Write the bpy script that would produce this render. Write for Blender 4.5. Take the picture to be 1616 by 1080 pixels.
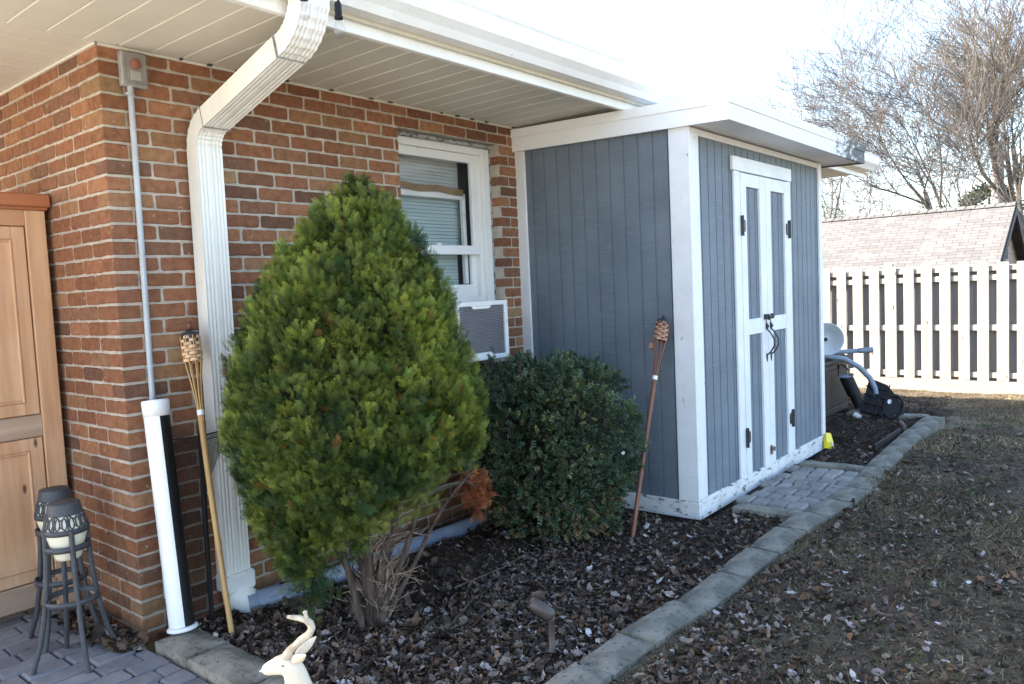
import bpy, math, random
import numpy as np
from mathutils import Vector, Matrix, noise as mnoise
S = bpy.context.scene
for o in list(bpy.data.objects): bpy.data.objects.remove(o)
random.seed(7); RNG = np.random.default_rng(7)
PI = math.pi; R = math.radians

# ------------------------------------------------------------------ camera
cam = bpy.data.cameras.new('camera'); camo = bpy.data.objects.new('camera', cam)
S.collection.objects.link(camo); S.camera = camo
cam.sensor_width = 36; cam.lens = 27.24; cam.clip_end = 2000; cam.clip_start = .05
cx = Vector((0.63475, -0.77140, -0.04510)); cy = Vector((0.08222, 0.00939, 0.99657)); cf = Vector((0.76833, 0.63628, -0.06938))
M = Matrix((cx, cy, -cf)).transposed().to_4x4(); M.translation = Vector((-1.458, -3.350, 1.418))
camo.matrix_world = M
CAM = np.array([-1.458, -3.350, 1.418])
# ------------------------------------------------------------------ sky, sun, exposure
SUN_EL, SUN_AZ = 33.0, -26.6        # the sun stands behind and left of the house
w = bpy.data.worlds.new('World'); S.world = w; w.use_nodes = True
nt = w.node_tree; nt.nodes.clear()
sky = nt.nodes.new('ShaderNodeTexSky'); sky.sky_type = 'NISHITA'; sky.sun_disc = False
sky.sun_elevation = R(SUN_EL); sky.sun_rotation = R(SUN_AZ); sky.dust_density = 1.6; sky.air_density = 1.0; sky.ozone_density = 1.0
bg = nt.nodes.new('ShaderNodeBackground'); bg.inputs[1].default_value = .14
wo = nt.nodes.new('ShaderNodeOutputWorld'); nt.links.new(sky.outputs[0], bg.inputs[0]); nt.links.new(bg.outputs[0], wo.inputs[0])
sl = bpy.data.lights.new('sun', 'SUN'); sl.energy = 5.0; sl.angle = R(.5); sl.color = (1, .93, .82)
so = bpy.data.objects.new('sun', sl); S.collection.objects.link(so)
sd = Vector((math.sin(R(SUN_AZ))*math.cos(R(SUN_EL)), math.cos(R(SUN_AZ))*math.cos(R(SUN_EL)), math.sin(R(SUN_EL))))
so.rotation_euler = sd.to_track_quat('Z', 'Y').to_euler()
S.view_settings.view_transform = 'Standard'; S.view_settings.look = 'None'
S.view_settings.exposure = 2.45; S.view_settings.gamma = 1
S.render.engine = 'CYCLES'; S.cycles.max_bounces = 8; S.cycles.transparent_max_bounces = 16

# ------------------------------------------------------------------ helpers
def tag(o, label=None, cat=None, group=None, kind=None):
    if label: o['label'] = label
    if cat: o['category'] = cat
    if group: o['group'] = group
    if kind: o['kind'] = kind
    return o
def empty(name, loc=(0, 0, 0), rz=0):
    o = bpy.data.objects.new(name, None); o.location = loc; o.rotation_euler = (0, 0, rz); o.empty_display_size = .1
    S.collection.objects.link(o); return o
def copy_tree(o, parent=None):
    c = o.copy(); S.collection.objects.link(c)
    if parent is not None: c.parent = parent
    for ch in o.children: copy_tree(ch, c)
    return c

def noise3(P, s, seed=0.):
    """numpy value noise, about -1..1"""
    P = np.asarray(P, float)*s + seed*17.13
    i = np.floor(P).astype(np.int64); f = P-i; f = f*f*(3-2*f)
    def h(a, b, c):
        n = (a*374761393 + b*668265263 + c*2147483647*3 + 1013904223*7) & 0xffffffff
        n = ((n ^ (n >> 13))*1274126177) & 0xffffffff
        return ((n ^ (n >> 16)) & 0xffff)/32767.5-1
    x, y, z = i[..., 0], i[..., 1], i[..., 2]; u, v, ww = f[..., 0], f[..., 1], f[..., 2]
    def L(a, b, t): return a+(b-a)*t
    return L(L(L(h(x, y, z), h(x+1, y, z), u), L(h(x, y+1, z), h(x+1, y+1, z), u), v),
             L(L(h(x, y, z+1), h(x+1, y, z+1), u), L(h(x, y+1, z+1), h(x+1, y+1, z+1), u), v), ww)

class MB:
    def __init__(s): s.v = []; s.f = []; s.m = []; s.sm = []; s.c = []; s.hasc = False
    def add(s, verts, faces, mi=0, smooth=False, col=None):
        n = len(s.v); s.v += [tuple(p) for p in verts]; s.f += [tuple(i+n for i in f) for f in faces]
        s.m += [mi]*len(faces); s.sm += [smooth]*len(faces)
        s.c += [col if col is not None else (1, 1, 1)]*len(verts)
        if col is not None: s.hasc = True
    def box(s, x0, x1, y0, y1, z0, z1, mi=0, b=0.0, T=None, col=None, jit=0):
        x0, x1 = min(x0, x1), max(x0, x1); y0, y1 = min(y0, y1), max(y0, y1); z0, z1 = min(z0, z1), max(z0, z1)
        b = min(b, (x1-x0)*.45, (y1-y0)*.45, (z1-z0)*.45)
        if b <= 0:
            V = [(x, y, z) for z in (z0, z1) for y in (y0, y1) for x in (x0, x1)]
            F = [(0, 2, 3, 1), (4, 5, 7, 6), (0, 1, 5, 4), (2, 6, 7, 3), (0, 4, 6, 2), (1, 3, 7, 5)]
        else:
            V = []; F = []; idx = {}
            X, Y, Z = (x0, x1), (y0, y1), (z0, z1)
            for i in (0, 1):
                for j in (0, 1):
                    for k in (0, 1):
                        sx, sy, sz = (1, -1)[i], (1, -1)[j], (1, -1)[k]
                        for a in range(3):
                            p = [X[i], Y[j], Z[k]]
                            for q, sg in enumerate((sx, sy, sz)):
                                if q != a: p[q] += sg*b
                            idx[(i, j, k, a)] = len(V); V.append(tuple(p))
            def I(i, j, k, a): return idx[(i, j, k, a)]
            for i in (0, 1): F.append([I(i, 0, 0, 0), I(i, 1, 0, 0), I(i, 1, 1, 0), I(i, 0, 1, 0)])
            for j in (0, 1): F.append([I(0, j, 0, 1), I(1, j, 0, 1), I(1, j, 1, 1), I(0, j, 1, 1)])
            for k in (0, 1): F.append([I(0, 0, k, 2), I(1, 0, k, 2), I(1, 1, k, 2), I(0, 1, k, 2)])
            for j in (0, 1):
                for k in (0, 1): F.append([I(0, j, k, 1), I(1, j, k, 1), I(1, j, k, 2), I(0, j, k, 2)])
            for i in (0, 1):
                for k in (0, 1): F.append([I(i, 0, k, 0), I(i, 1, k, 0), I(i, 1, k, 2), I(i, 0, k, 2)])
            for i in (0, 1):
                for j in (0, 1): F.append([I(i, j, 0, 0), I(i, j, 1, 0), I(i, j, 1, 1), I(i, j, 0, 1)])
            for i in (0, 1):
                for j in (0, 1):
                    for k in (0, 1): F.append([I(i, j, k, 0), I(i, j, k, 1), I(i, j, k, 2)])
            C = Vector(((x0+x1)/2, (y0+y1)/2, (z0+z1)/2)); F2 = []
            for f in F:
                a = [Vector(V[q]) for q in f]; n = (a[1]-a[0]).cross(a[2]-a[0]); c = sum(a, Vector())/len(a)
                F2.append(tuple(f) if n.dot(c-C) > 0 else tuple(reversed(f)))
            F = F2
        if jit: V = [tuple(q+random.uniform(-jit, jit) for q in p) for p in V]
        if T is not None: V = [tuple(T @ Vector(p)) for p in V]
        s.add(V, F, mi, False, col)
    def tube(s, pts, rad, seg=10, mi=0, cap=True, smooth=True, col=None, flat=1.0):
        P = [Vector(p) for p in pts]; n = len(P)
        if not hasattr(rad, '__len__'): rad = [rad]*n
        t0 = (P[1]-P[0]).normalized(); up = Vector((0, 0, 1)) if abs(t0.z) < .9 else Vector((1, 0, 0))
        a = t0.cross(up).normalized(); V = []
        for i in range(n):
            t = (P[min(i+1, n-1)]-P[max(i-1, 0)]).normalized()
            a = (a-t*a.dot(t)).normalized(); b = t.cross(a)
            for k in range(seg):
                an = 2*PI*k/seg; V.append(P[i]+(a*math.cos(an)+b*math.sin(an)*flat)*rad[i])
        F = [(i*seg+k, i*seg+(k+1) % seg, (i+1)*seg+(k+1) % seg, (i+1)*seg+k) for i in range(n-1) for k in range(seg)]
        s.add(V, F, mi, smooth, col)
        if cap:
            s.add(V[:seg], [tuple(reversed(range(seg)))], mi, False, col); s.add(V[-seg:], [tuple(range(seg))], mi, False, col)
    def lathe(s, prof, seg=24, mi=0, T=None, smooth=True, closed=False, col=None):
        V = []
        for r, z in prof:
            for k in range(seg):
                an = 2*PI*k/seg; V.append(Vector((r*math.cos(an), r*math.sin(an), z)))
        F = [(i*seg+k, i*seg+(k+1) % seg, (i+1)*seg+(k+1) % seg, (i+1)*seg+k) for i in range(len(prof)-1) for k in range(seg)]
        if T is not None: V = [T @ p for p in V]
        s.add(V, F, mi, smooth, col)
    def prism(s, poly, d, mi=0, T=None, col=None):
        n = len(poly); V = [Vector((p[0], p[1], 0)) for p in poly]+[Vector((p[0], p[1], d)) for p in poly]
        if T is not None: V = [T @ p for p in V]
        F = [tuple(reversed(range(n))), tuple(range(n, 2*n))]+[(i, (i+1) % n, n+(i+1) % n, n+i) for i in range(n)]
        s.add(V, F, mi, False, col)
    def torus(s, c, r, t, seg=32, ts=8, mi=0, T=None):
        pts = []
        V = []
        for i in range(seg):
            a = 2*PI*i/seg
            for k in range(ts):
                b = 2*PI*k/ts; q = Vector(((r+t*math.cos(b))*math.cos(a), (r+t*math.cos(b))*math.sin(a), t*math.sin(b)))
                if T is not None: q = T @ q
                V.append(q+Vector(c))
        F = [(i*ts+k, ((i+1) % seg)*ts+k, ((i+1) % seg)*ts+(k+1) % ts, i*ts+(k+1) % ts) for i in range(seg) for k in range(ts)]
        s.add(V, F, mi, True)
    def build(s, name, mats, parent=None):
        me = bpy.data.meshes.new(name); me.from_pydata(s.v, [], s.f)
        if not isinstance(mats, (list, tuple)): mats = [mats]
        for m in mats: me.materials.append(m)
        me.polygons.foreach_set('material_index', s.m); me.polygons.foreach_set('use_smooth', s.sm)
        if s.hasc:
            a = me.color_attributes.new('col', 'FLOAT_COLOR', 'POINT')
            a.data.foreach_set('color', np.array([(c[0], c[1], c[2], 1) for c in s.c], 'f').ravel())
        me.update(); o = bpy.data.objects.new(name, me); S.collection.objects.link(o)
        if parent is not None: o.parent = parent
        return o

def np_obj(name, verts, faces, mats, cols=None, parent=None, smooth=False, mi=None):
    """verts (N,3), faces (F,k) all the same k"""
    me = bpy.data.meshes.new(name); k = faces.shape[1]
    me.vertices.add(len(verts)); me.vertices.foreach_set('co', np.ascontiguousarray(verts, 'f').ravel())
    me.loops.add(faces.size); me.loops.foreach_set('vertex_index', np.ascontiguousarray(faces, 'i').ravel())
    me.polygons.add(len(faces)); me.polygons.foreach_set('loop_start', np.arange(0, faces.size, k, dtype='i'))
    me.polygons.foreach_set('loop_total', np.full(len(faces), k, 'i'))
    if not isinstance(mats, (list, tuple)): mats = [mats]
    for m in mats: me.materials.append(m)
    if smooth: me.polygons.foreach_set('use_smooth', np.ones(len(faces), bool))
    if mi is not None: me.polygons.foreach_set('material_index', np.ascontiguousarray(mi, 'i'))
    me.update(calc_edges=True)
    if cols is not None:
        a = me.color_attributes.new('col', 'FLOAT_COLOR', 'POINT')
        a.data.foreach_set('color', np.concatenate([cols, np.ones((len(cols), 1))], 1).astype('f').ravel())
    me.validate(); o = bpy.data.objects.new(name, me); S.collection.objects.link(o)
    if parent is not None: o.parent = parent
    return o
def scatter(tv, tf, Rm, loc, col=None, tcol=None):
    """instances of a template merged to arrays: Rm (M,3,3) with scale in it"""
    M_, n = len(loc), len(tv)
    V = np.einsum('mij,nj->mni', Rm, tv)+loc[:, None, :]
    F = tf[None]+(np.arange(M_)*n)[:, None, None]
    C = None
    if col is not None:
        C = np.repeat(col[:, None, :], n, 1)
        if tcol is not None: C = C*(tcol[None, :, None] if tcol.ndim == 1 else tcol[None])
        C = C.reshape(-1, 3)
    return V.reshape(-1, 3), F.reshape(-1, tf.shape[1]), C
def frames(d, roll):
    """rotation matrices whose local z is d; roll about it"""
    d = d/np.linalg.norm(d, axis=1, keepdims=True)
    ref = np.where(np.abs(d[:, 2:3]) < .95, np.array([[0, 0, 1.]]), np.array([[1., 0, 0]]))
    a = np.cross(ref, d); a /= np.linalg.norm(a, axis=1, keepdims=True); b = np.cross(d, a)
    c, s_ = np.cos(roll)[:, None], np.sin(roll)[:, None]
    return np.stack([a*c+b*s_, -a*s_+b*c, d], 2)
def join(parts):
    V, F, C, n = [], [], [], 0
    for v, f, c in parts: V.append(v); F.append(f+n); C.append(c); n += len(v)
    return np.concatenate(V), np.concatenate(F), np.concatenate(C)

# ------------------------------------------------------------------ materials
def new_mat(name):
    m = bpy.data.materials.new(name); m.use_nodes = True; n = m.node_tree.nodes; n.clear()
    o = n.new('ShaderNodeOutputMaterial'); p = n.new('ShaderNodeBsdfPrincipled'); m.node_tree.links.new(p.outputs[0], o.inputs[0])
    return m, n, m.node_tree.links, p
def N(n, t, **k):
    x = n.new('ShaderNode'+t)
    for a, b in k.items(): setattr(x, a, b)
    return x
def mixc(n, l, a, b, f, mode='MIX'):
    x = N(n, 'Mix', data_type='RGBA', blend_type=mode)
    for s_, v in ((x.inputs[6], a), (x.inputs[7], b)):
        if isinstance(v, tuple): s_.default_value = (*v, 1) if len(v) == 3 else v
        else: l.new(v, s_)
    if isinstance(f, (int, float)): x.inputs[0].default_value = f
    else: l.new(f, x.inputs[0])
    return x.outputs[2]
def ramp(n, l, src, lo, hi):
    x = N(n, 'MapRange'); x.inputs[1].default_value = lo; x.inputs[2].default_value = hi; x.clamp = True
    l.new(src, x.inputs[0]); return x.outputs[0]
def nz(n, l, co, scale, detail=4, rough=.55, sc=None):
    x = N(n, 'TexNoise'); x.inputs['Scale'].default_value = scale; x.inputs['Detail'].default_value = detail; x.inputs['Roughness'].default_value = rough
    if sc:
        mp = N(n, 'Mapping'); mp.inputs['Scale'].default_value = sc; l.new(co, mp.inputs[0]); co = mp.outputs[0]
    l.new(co, x.inputs['Vector']); return x.outputs[0]
def mat(name, c1, c2=None, rough=.6, s=8, sc=None, lo=.35, hi=.65, c3=None, s3=30, lo3=.6, hi3=.7, sc3=None, bump=0, bs=60, bsc=None, bd=.01, vcol=False, metal=0, spec=.5, transm=0, coat=0, vmul=1.0, sub=0):
    m, n, l, p = new_mat(name)
    tc = N(n, 'TexCoord'); co = tc.outputs['Object']
    if vcol:
        at = N(n, 'Attribute', attribute_name='col'); base = at.outputs[0]
        base = mixc(n, l, base, mixc(n, l, base, c1, 1.0, 'MULTIPLY'), 1.0)
        if c2: base = mixc(n, l, base, mixc(n, l, base, c2, 1.0, 'MULTIPLY'), ramp(n, l, nz(n, l, co, s, 4, .6, sc), lo, hi))
    elif c2: base = mixc(n, l, c1, c2, ramp(n, l, nz(n, l, co, s, 5, .6, sc), lo, hi))
    else: base = c1
    if c3: base = mixc(n, l, base, c3, ramp(n, l, nz(n, l, co, s3, 6, .65, sc3), lo3, hi3))
    if isinstance(base, tuple): p.inputs['Base Color'].default_value = (*base, 1)
    else: l.new(base, p.inputs['Base Color'])
    p.inputs['Roughness'].default_value = rough; p.inputs['Metallic'].default_value = metal
    p.inputs['Specular IOR Level'].default_value = spec; p.inputs['Coat Weight'].default_value = coat
    if bump:
        b = N(n, 'Bump'); b.inputs['Strength'].default_value = bump; b.inputs['Distance'].default_value = bd
        l.new(nz(n, l, co, bs, 6, .6, bsc), b.inputs['Height']); l.new(b.outputs[0], p.inputs['Normal'])
    return m

m_brick = mat('brick', (1, 1, 1), (.62, .58, .56), .9, s=28, lo=.4, hi=.75, c3=(.50, .44, .36), s3=34, lo3=.63, hi3=.72, bump=.9, bs=170, bd=.006, vcol=True, spec=.2)
m_mortar = mat('mortar', (.56, .50, .42), (.40, .355, .30), .95, s=14, bump=1, bs=120, bd=.01, spec=.15)
m_wht = mat('white_metal_paint', (.80, .79, .76), (.68, .67, .63), .42, s=3, lo=.45, hi=.8, c3=(.40, .37, .32), s3=26, lo3=.63, hi3=.8, bump=.1, bs=40)
m_downspout = mat('downspout_paint', (.80, .79, .75), (.68, .67, .62), .4, s=5, sc=(1, 1, .2), c3=(.33, .30, .26), s3=40, sc3=(1, 1, .12), lo3=.62, hi3=.8, bump=.12, bs=30)
m_soffit = mat('soffit_panel', (.66, .63, .53), (.59, .565, .47), .55, s=1.3, c3=(.24, .21, .17), s3=9, lo3=.7, hi3=.85, sc3=(1, .3, 1), bump=.1, bs=30)
m_groove = mat('soffit_shadow_gap', (.25, .22, .18), rough=.8)
m_shedw = mat('shed_white_paint', (.80, .80, .80), (.72, .72, .72), .6, s=5, c3=(.30, .25, .20), s3=34, sc3=(1, 1, .5), lo3=.665, hi3=.71, bump=.35, bs=30, bsc=(4, 4, 1), bd=.004)
m_shedworn = mat('worn_white_paint', (.74, .73, .71), (.60, .58, .55), .7, s=6, lo=.45, hi=.7, c3=(.16, .12, .09), s3=22, sc3=(.6, .6, 1.6), lo3=.56, hi3=.64, bump=.6, bs=40, bd=.004)
def siding_mat():
    m, n, l, p = new_mat('blue_grey_siding'); tc = N(n, 'TexCoord'); co = tc.outputs['Object']
    a = mixc(n, l, (.172, .205, .240), (.132, .160, .192), ramp(n, l, nz(n, l, co, 3, 5), .35, .65))
    a = mixc(n, l, a, (.21, .235, .255), ramp(n, l, nz(n, l, co, 6, 6, .7, (1, 1, 14)), .52, .72))
    l.new(a, p.inputs['Base Color']); p.inputs['Roughness'].default_value = .62
    b = N(n, 'Bump'); b.inputs['Strength'].default_value = .9; b.inputs['Distance'].default_value = .004
    l.new(nz(n, l, co, 14, 6, .7, (1, 1, 22)), b.inputs['Height']); l.new(b.outputs[0], p.inputs['Normal']); return m
m_siding = siding_mat()
def fascia_mat():
    m, n, l, p = new_mat('rotting_fascia_paint'); tc = N(n, 'TexCoord'); co = tc.outputs['Object']
    sp = N(n, 'SeparateXYZ'); l.new(co, sp.inputs[0])
    g = N(n, 'MapRange'); g.inputs[1].default_value = 4.0; g.inputs[2].default_value = 5.25; l.new(sp.outputs[0], g.inputs[0]); g.inputs[3].default_value = -.13; g.inputs[4].default_value = .30
    nn = nz(n, l, co, 11, 8, .7, (1, 1, 2.5)); ad = N(n, 'Math', operation='ADD'); l.new(nn, ad.inputs[0]); l.new(g.outputs[0], ad.inputs[1])
    a = mixc(n, l, (.80, .80, .79), (.10, .09, .085), ramp(n, l, ad.outputs[0], .56, .68))
    l.new(a, p.inputs['Base Color']); p.inputs['Roughness'].default_value = .7
    b = N(n, 'Bump'); b.inputs['Strength'].default_value = .5; b.inputs['Distance'].default_value = .004
    l.new(nn, b.inputs['Height']); l.new(b.outputs[0], p.inputs['Normal']); return m
m_fascia = fascia_mat()
m_black = mat('black_metal', (.018, .018, .02), (.035, .034, .036), .45, s=20)
m_plblack = mat('black_plastic', (.010, .010, .011), (.015, .015, .016), .55, s=9, bump=.1, spec=.25)
m_iron = mat('charcoal_painted_iron', (.035, .036, .042), (.055, .056, .062), .55, s=20, bump=.2, bs=60)
m_cream = mat('cream_lantern_plastic', (.70, .66, .50), (.62, .58, .44), .4, s=10)
m_bushfol = mat('arborvitae_foliage', (1, 1, 1), (.6, .75, .55), .6, s=9, vcol=True, spec=.25)
m_box = mat('boxwood_leaf', (1, 1, 1), (.7, .8, .7), .45, s=9, vcol=True, spec=.4)
m_dark = mat('dark_core_fill', (.012, .014, .006), (.022, .018, .010), .95, s=20, bump=1, bs=25, bd=.05)  # fill colour carries the shade inside the shrubs
m_bark = mat('shaggy_bark', (.050, .034, .026), (.15, .105, .08), .95, s=14, sc=(3, 3, .5), bump=1, bs=30, bsc=(3, 3, .35), bd=.02)
m_leaf = mat('fallen_leaf', (1, 1, 1), (.6, .55, .5), .7, s=40, vcol=True, spec=.3)
m_chip = mat('mulch_chip', (1, 1, 1), (.6, .6, .6), .95, s=50, vcol=True, spec=.15)
m_soil = mat('dark_mulch_soil', (.040, .028, .020), (.075, .053, .037), .95, s=9, c3=(.10, .075, .055), s3=70, lo3=.56, hi3=.66, bump=1, bs=55, bd=.03, spec=.15)
m_lawn = mat('dormant_lawn_soil', (.090, .068, .045), (.175, .135, .088), .95, s=2.2, c3=(.035, .030, .022), s3=26, lo3=.5, hi3=.62, bump=1, bs=70, bd=.03, spec=.15)
m_grass = mat('dry_grass_blade', (1, 1, 1), (.7, .7, .7), .8, s=5, vcol=True, spec=.2)
m_ground = mat('winter_lawn', (.12, .095, .055), (.17, .14, .085), .95, s=.6, c3=(.07, .06, .035), s3=6, bump=.6, bs=20, bd=.05)
m_block = mat('weathered_edging_concrete', (.27, .25, .205), (.14, .132, .108), .95, s=5, lo=.4, hi=.62, c3=(.065, .065, .058), s3=38, lo3=.56, hi3=.70, bump=1.0, bs=150, bd=.006, spec=.2)
m_paver = mat('grey_paver', (1, 1, 1), (.72, .72, .74), .95, s=7, c3=(.06, .058, .055), s3=12, lo3=.62, hi3=.75, bump=.8, bs=130, bd=.005, vcol=True, spec=.2)
m_conc = mat('pale_bounce_concrete', (.62, .56, .47), (.54, .49, .41), .9, s=3, bump=.4, bs=60)
m_roofh = mat('house_shingle', (.12, .10, .09), (.17, .14, .12), .9, s=12, bump=.6, bs=80)
m_glass = None
def wood(name, c1, c2, axis=2, knots=True, rough=.6, c3=None):
    m, n, l, p = new_mat(name); tc = N(n, 'TexCoord'); co = tc.outputs['Object']
    sc = [14, 14, 14]; sc[axis] = .9
    g = nz(n, l, co, 1.6, 7, .65, tuple(sc)); a = mixc(n, l, c1, c2, ramp(n, l, g, .32, .68))
    big = nz(n, l, co, 1.3, 3, .5); a = mixc(n, l, a, c3 or c2, ramp(n, l, big, .5, .85))
    if knots:
        v = N(n, 'TexVoronoi'); v.inputs['Scale'].default_value = 1; mp = N(n, 'Mapping'); s2 = [9, 9, 9]; s2[axis] = 3.2; mp.inputs['Scale'].default_value = s2
        l.new(co, mp.inputs[0]); l.new(mp.outputs[0], v.inputs[0])
        kk = N(n, 'MapRange'); kk.inputs[1].default_value = .055; kk.inputs[2].default_value = .10; kk.inputs[3].default_value = 1; kk.inputs[4].default_value = 0; l.new(v.outputs['Distance'], kk.inputs[0])
        a = mixc(n, l, a, (.11, .045, .02), kk.outputs[0])
    l.new(a, p.inputs['Base Color']); p.inputs['Roughness'].default_value = rough
    b = N(n, 'Bump'); b.inputs['Strength'].default_value = .35; b.inputs['Distance'].default_value = .003; l.new(g, b.inputs['Height']); l.new(b.outputs[0], p.inputs['Normal'])
    return m
m_pine = wood('orange_pine', (.60, .36, .20), (.44, .23, .115), 2, True, .6, (.66, .45, .30))
m_pineh = wood('orange_pine_rail', (.50, .25, .12), (.36, .16, .07), 0, False, .55, (.55, .33, .19))
m_pinetop = wood('red_pine_cornice', (.42, .15, .055), (.30, .10, .04), 0, False, .5)
m_pinegrey = wood('grey_weathered_pine', (.46, .33, .23), (.33, .22, .15), 0, False, .8)
m_fencew = wood('weathered_fence_board', (.37, .34, .30), (.24, .21, .18), 2, True, .9, (.40, .36, .31))
m_fenceb = wood('shaded_fence_board', (.25, .235, .23), (.17, .16, .155), 2, False, .9)  # shade on the back boards is put into this darker wood colour
m_railw = wood('fence_rail_wood', (.36, .32, .27), (.27, .24, .20), 1, False, .9)
m_bamL = mat('yellow_bamboo', (.50, .31, .12), (.38, .20, .07), .45, s=9, sc=(1, 1, .3), c3=(.16, .08, .03), s3=12, lo3=.64, hi3=.76)
m_bamD = mat('red_brown_bamboo', (.16, .055, .030), (.24, .10, .05), .45, s=12, sc=(1, 1, .2), c3=(.36, .17, .09), s3=10, sc3=(1, 1, .2), lo3=.6, hi3=.72)
m_weave = mat('bamboo_strip', (.62, .40, .22), (.52, .31, .16), .55, s=30)
m_weaveD = mat('old_bamboo_strip', (.46, .25, .15), (.33, .16, .09), .55, s=30, c3=(.55, .45, .36), s3=40, lo3=.6, hi3=.7)
m_whiteplastic = mat('white_plastic', (.82, .82, .82), (.78, .78, .78), .3, s=5)
m_pipe = mat('grey_blue_pipe', (.26, .31, .38), (.20, .24, .30), .5, s=6, c3=(.10, .08, .07), s3=22, lo3=.62, hi3=.75)
m_conduit = mat('grey_conduit', (.42, .45, .48), (.34, .37, .40), .4, s=6)
m_boxgrey = mat('grey_box', (.34, .33, .31), (.26, .25, .24), .5, s=20)
m_deer = mat('cream_resin', (.78, .66, .50), (.70, .56, .40), .5, s=12, c3=(.42, .30, .20), s3=18, lo3=.66, hi3=.8, bump=.3, bs=40)
m_antler = mat('antler_resin', (.66, .56, .42), (.40, .31, .2), .6, s=22, bump=.6, bs=60, bd=.005)
m_bronze = mat('brown_bronze_metal', (.075, .055, .044), (.05, .04, .034), .5, s=14, bump=.15)
m_blind = mat('window_blind', (.42, .52, .52), (.36, .46, .47), .6, s=3, sc=(1, 1, 8))
m_blindup = mat('upper_blind', (.50, .54, .53), (.42, .46, .46), .6, s=4, sc=(1, 1, 8))
m_tape = mat('brown_strip', (.20, .12, .05), (.26, .16, .075), .6, s=9, sc=(1, 1, 5))
m_darkgap = mat('dark_interior', (.05, .05, .055), rough=.9)
m_acgrill = mat('ac_grille', (.13, .125, .145), (.17, .165, .18), .5, s=9, c3=(.7, .7, .7), s3=28, sc3=(1.6, 1, .8), lo3=.715, hi3=.73)
m_caulk = mat('dirty_caulk', (.42, .42, .40), (.12, .12, .11), .9, s=30, lo=.45, hi=.6, bump=.8, bs=60)
m_yellow = mat('yellow_packet', (.85, .68, .02), (.78, .60, .02), .4, s=12)
m_label = mat('packet_label', (.75, .72, .74), (.35, .25, .40), .5, s=60, lo=.5, hi=.55)
m_deckbox = mat('brown_resin_box', (.022, .016, .013), (.034, .025, .020), .6, s=12, bump=.3, bs=60, bsc=(6, 6, .5))
m_dish = mat('white_enamel_dish', (.55, .58, .60), (.62, .65, .68), .35, s=6)
m_garsid = mat('beige_siding', (.30, .23, .17), (.26, .20, .15), .8, s=5)
m_tree = mat('pale_bark', (.15, .125, .10), (.10, .085, .07), .95, s=3, bump=.8, bs=12, bd=.03)
m_tree2 = mat('grey_bark', (.12, .105, .095), (.08, .07, .065), .95, s=3)
m_pineneedle = mat('pine_needles', (1, 1, 1), (.6, .7, .6), .7, s=2, vcol=True)
m_rust = mat('dead_orange_foliage', (1, 1, 1), (.75, .6, .5), .8, s=14, vcol=True)
m_ink = mat('dark_ink', (.05, .05, .06), rough=.6)
def glass_mat(name, g=.10, tint=(1, 1, 1)):
    m = bpy.data.materials.new(name); m.use_nodes = True; n = m.node_tree.nodes; n.clear(); l = m.node_tree.links
    o = n.new('ShaderNodeOutputMaterial'); t = n.new('ShaderNodeBsdfTransparent'); t.inputs[0].default_value = (*tint, 1)
    gl = n.new('ShaderNodeBsdfGlossy'); gl.inputs['Roughness'].default_value = .02
    fr = n.new('ShaderNodeLayerWeight'); fr.inputs[0].default_value = .35
    pw = n.new('ShaderNodeMath'); pw.operation = 'POWER'; pw.inputs[1].default_value = 3; l.new(fr.outputs['Facing'], pw.inputs[0])
    ad = n.new('ShaderNodeMath'); ad.operation = 'MULTIPLY_ADD'; ad.inputs[1].default_value = .6; ad.inputs[2].default_value = g
    mx = n.new('ShaderNodeMixShader'); l.new(pw.outputs[0], ad.inputs[0]); l.new(ad.outputs[0], mx.inputs[0]); l.new(t.outputs[0], mx.inputs[1]); l.new(gl.outputs[0], mx.inputs[2]); l.new(mx.outputs[0], o.inputs[0])
    return m
m_glass = glass_mat('window_glass', .05); m_clear = glass_mat('clear_plastic', .06, (.93, .93, .93))
def mesh_mat():
    """fine black net: real holes from a procedural grid"""
    m = bpy.data.materials.new('black_net'); m.use_nodes = True; n = m.node_tree.nodes; n.clear(); l = m.node_tree.links
    o = n.new('ShaderNodeOutputMaterial'); t = n.new('ShaderNodeBsdfTransparent'); d = n.new('ShaderNodeBsdfDiffuse'); d.inputs[0].default_value = (.02, .02, .02, 1)
    tc = n.new('ShaderNodeTexCoord'); sp = n.new('ShaderNodeSeparateXYZ'); l.new(tc.outputs['Object'], sp.inputs[0]); outs = []
    for a in (0, 2):
        q = n.new('ShaderNodeMath'); q.operation = 'MULTIPLY'; q.inputs[1].default_value = 140; l.new(sp.outputs[a], q.inputs[0])
        f = n.new('ShaderNodeMath'); f.operation = 'FRACT'; l.new(q.outputs[0], f.inputs[0])
        g = n.new('ShaderNodeMath'); g.operation = 'LESS_THAN'; g.inputs[1].default_value = .30; l.new(f.outputs[0], g.inputs[0]); outs.append(g)
    mxx = n.new('ShaderNodeMath'); mxx.operation = 'MAXIMUM'; l.new(outs[0].outputs[0], mxx.inputs[0]); l.new(outs[1].outputs[0], mxx.inputs[1])
    ms = n.new('ShaderNodeMixShader'); l.new(mxx.outputs[0], ms.inputs[0]); l.new(t.outputs[0], ms.inputs[1]); l.new(d.outputs[0], ms.inputs[2]); l.new(ms.outputs[0], o.inputs[0]); return m
m_net = mesh_mat()
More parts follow.
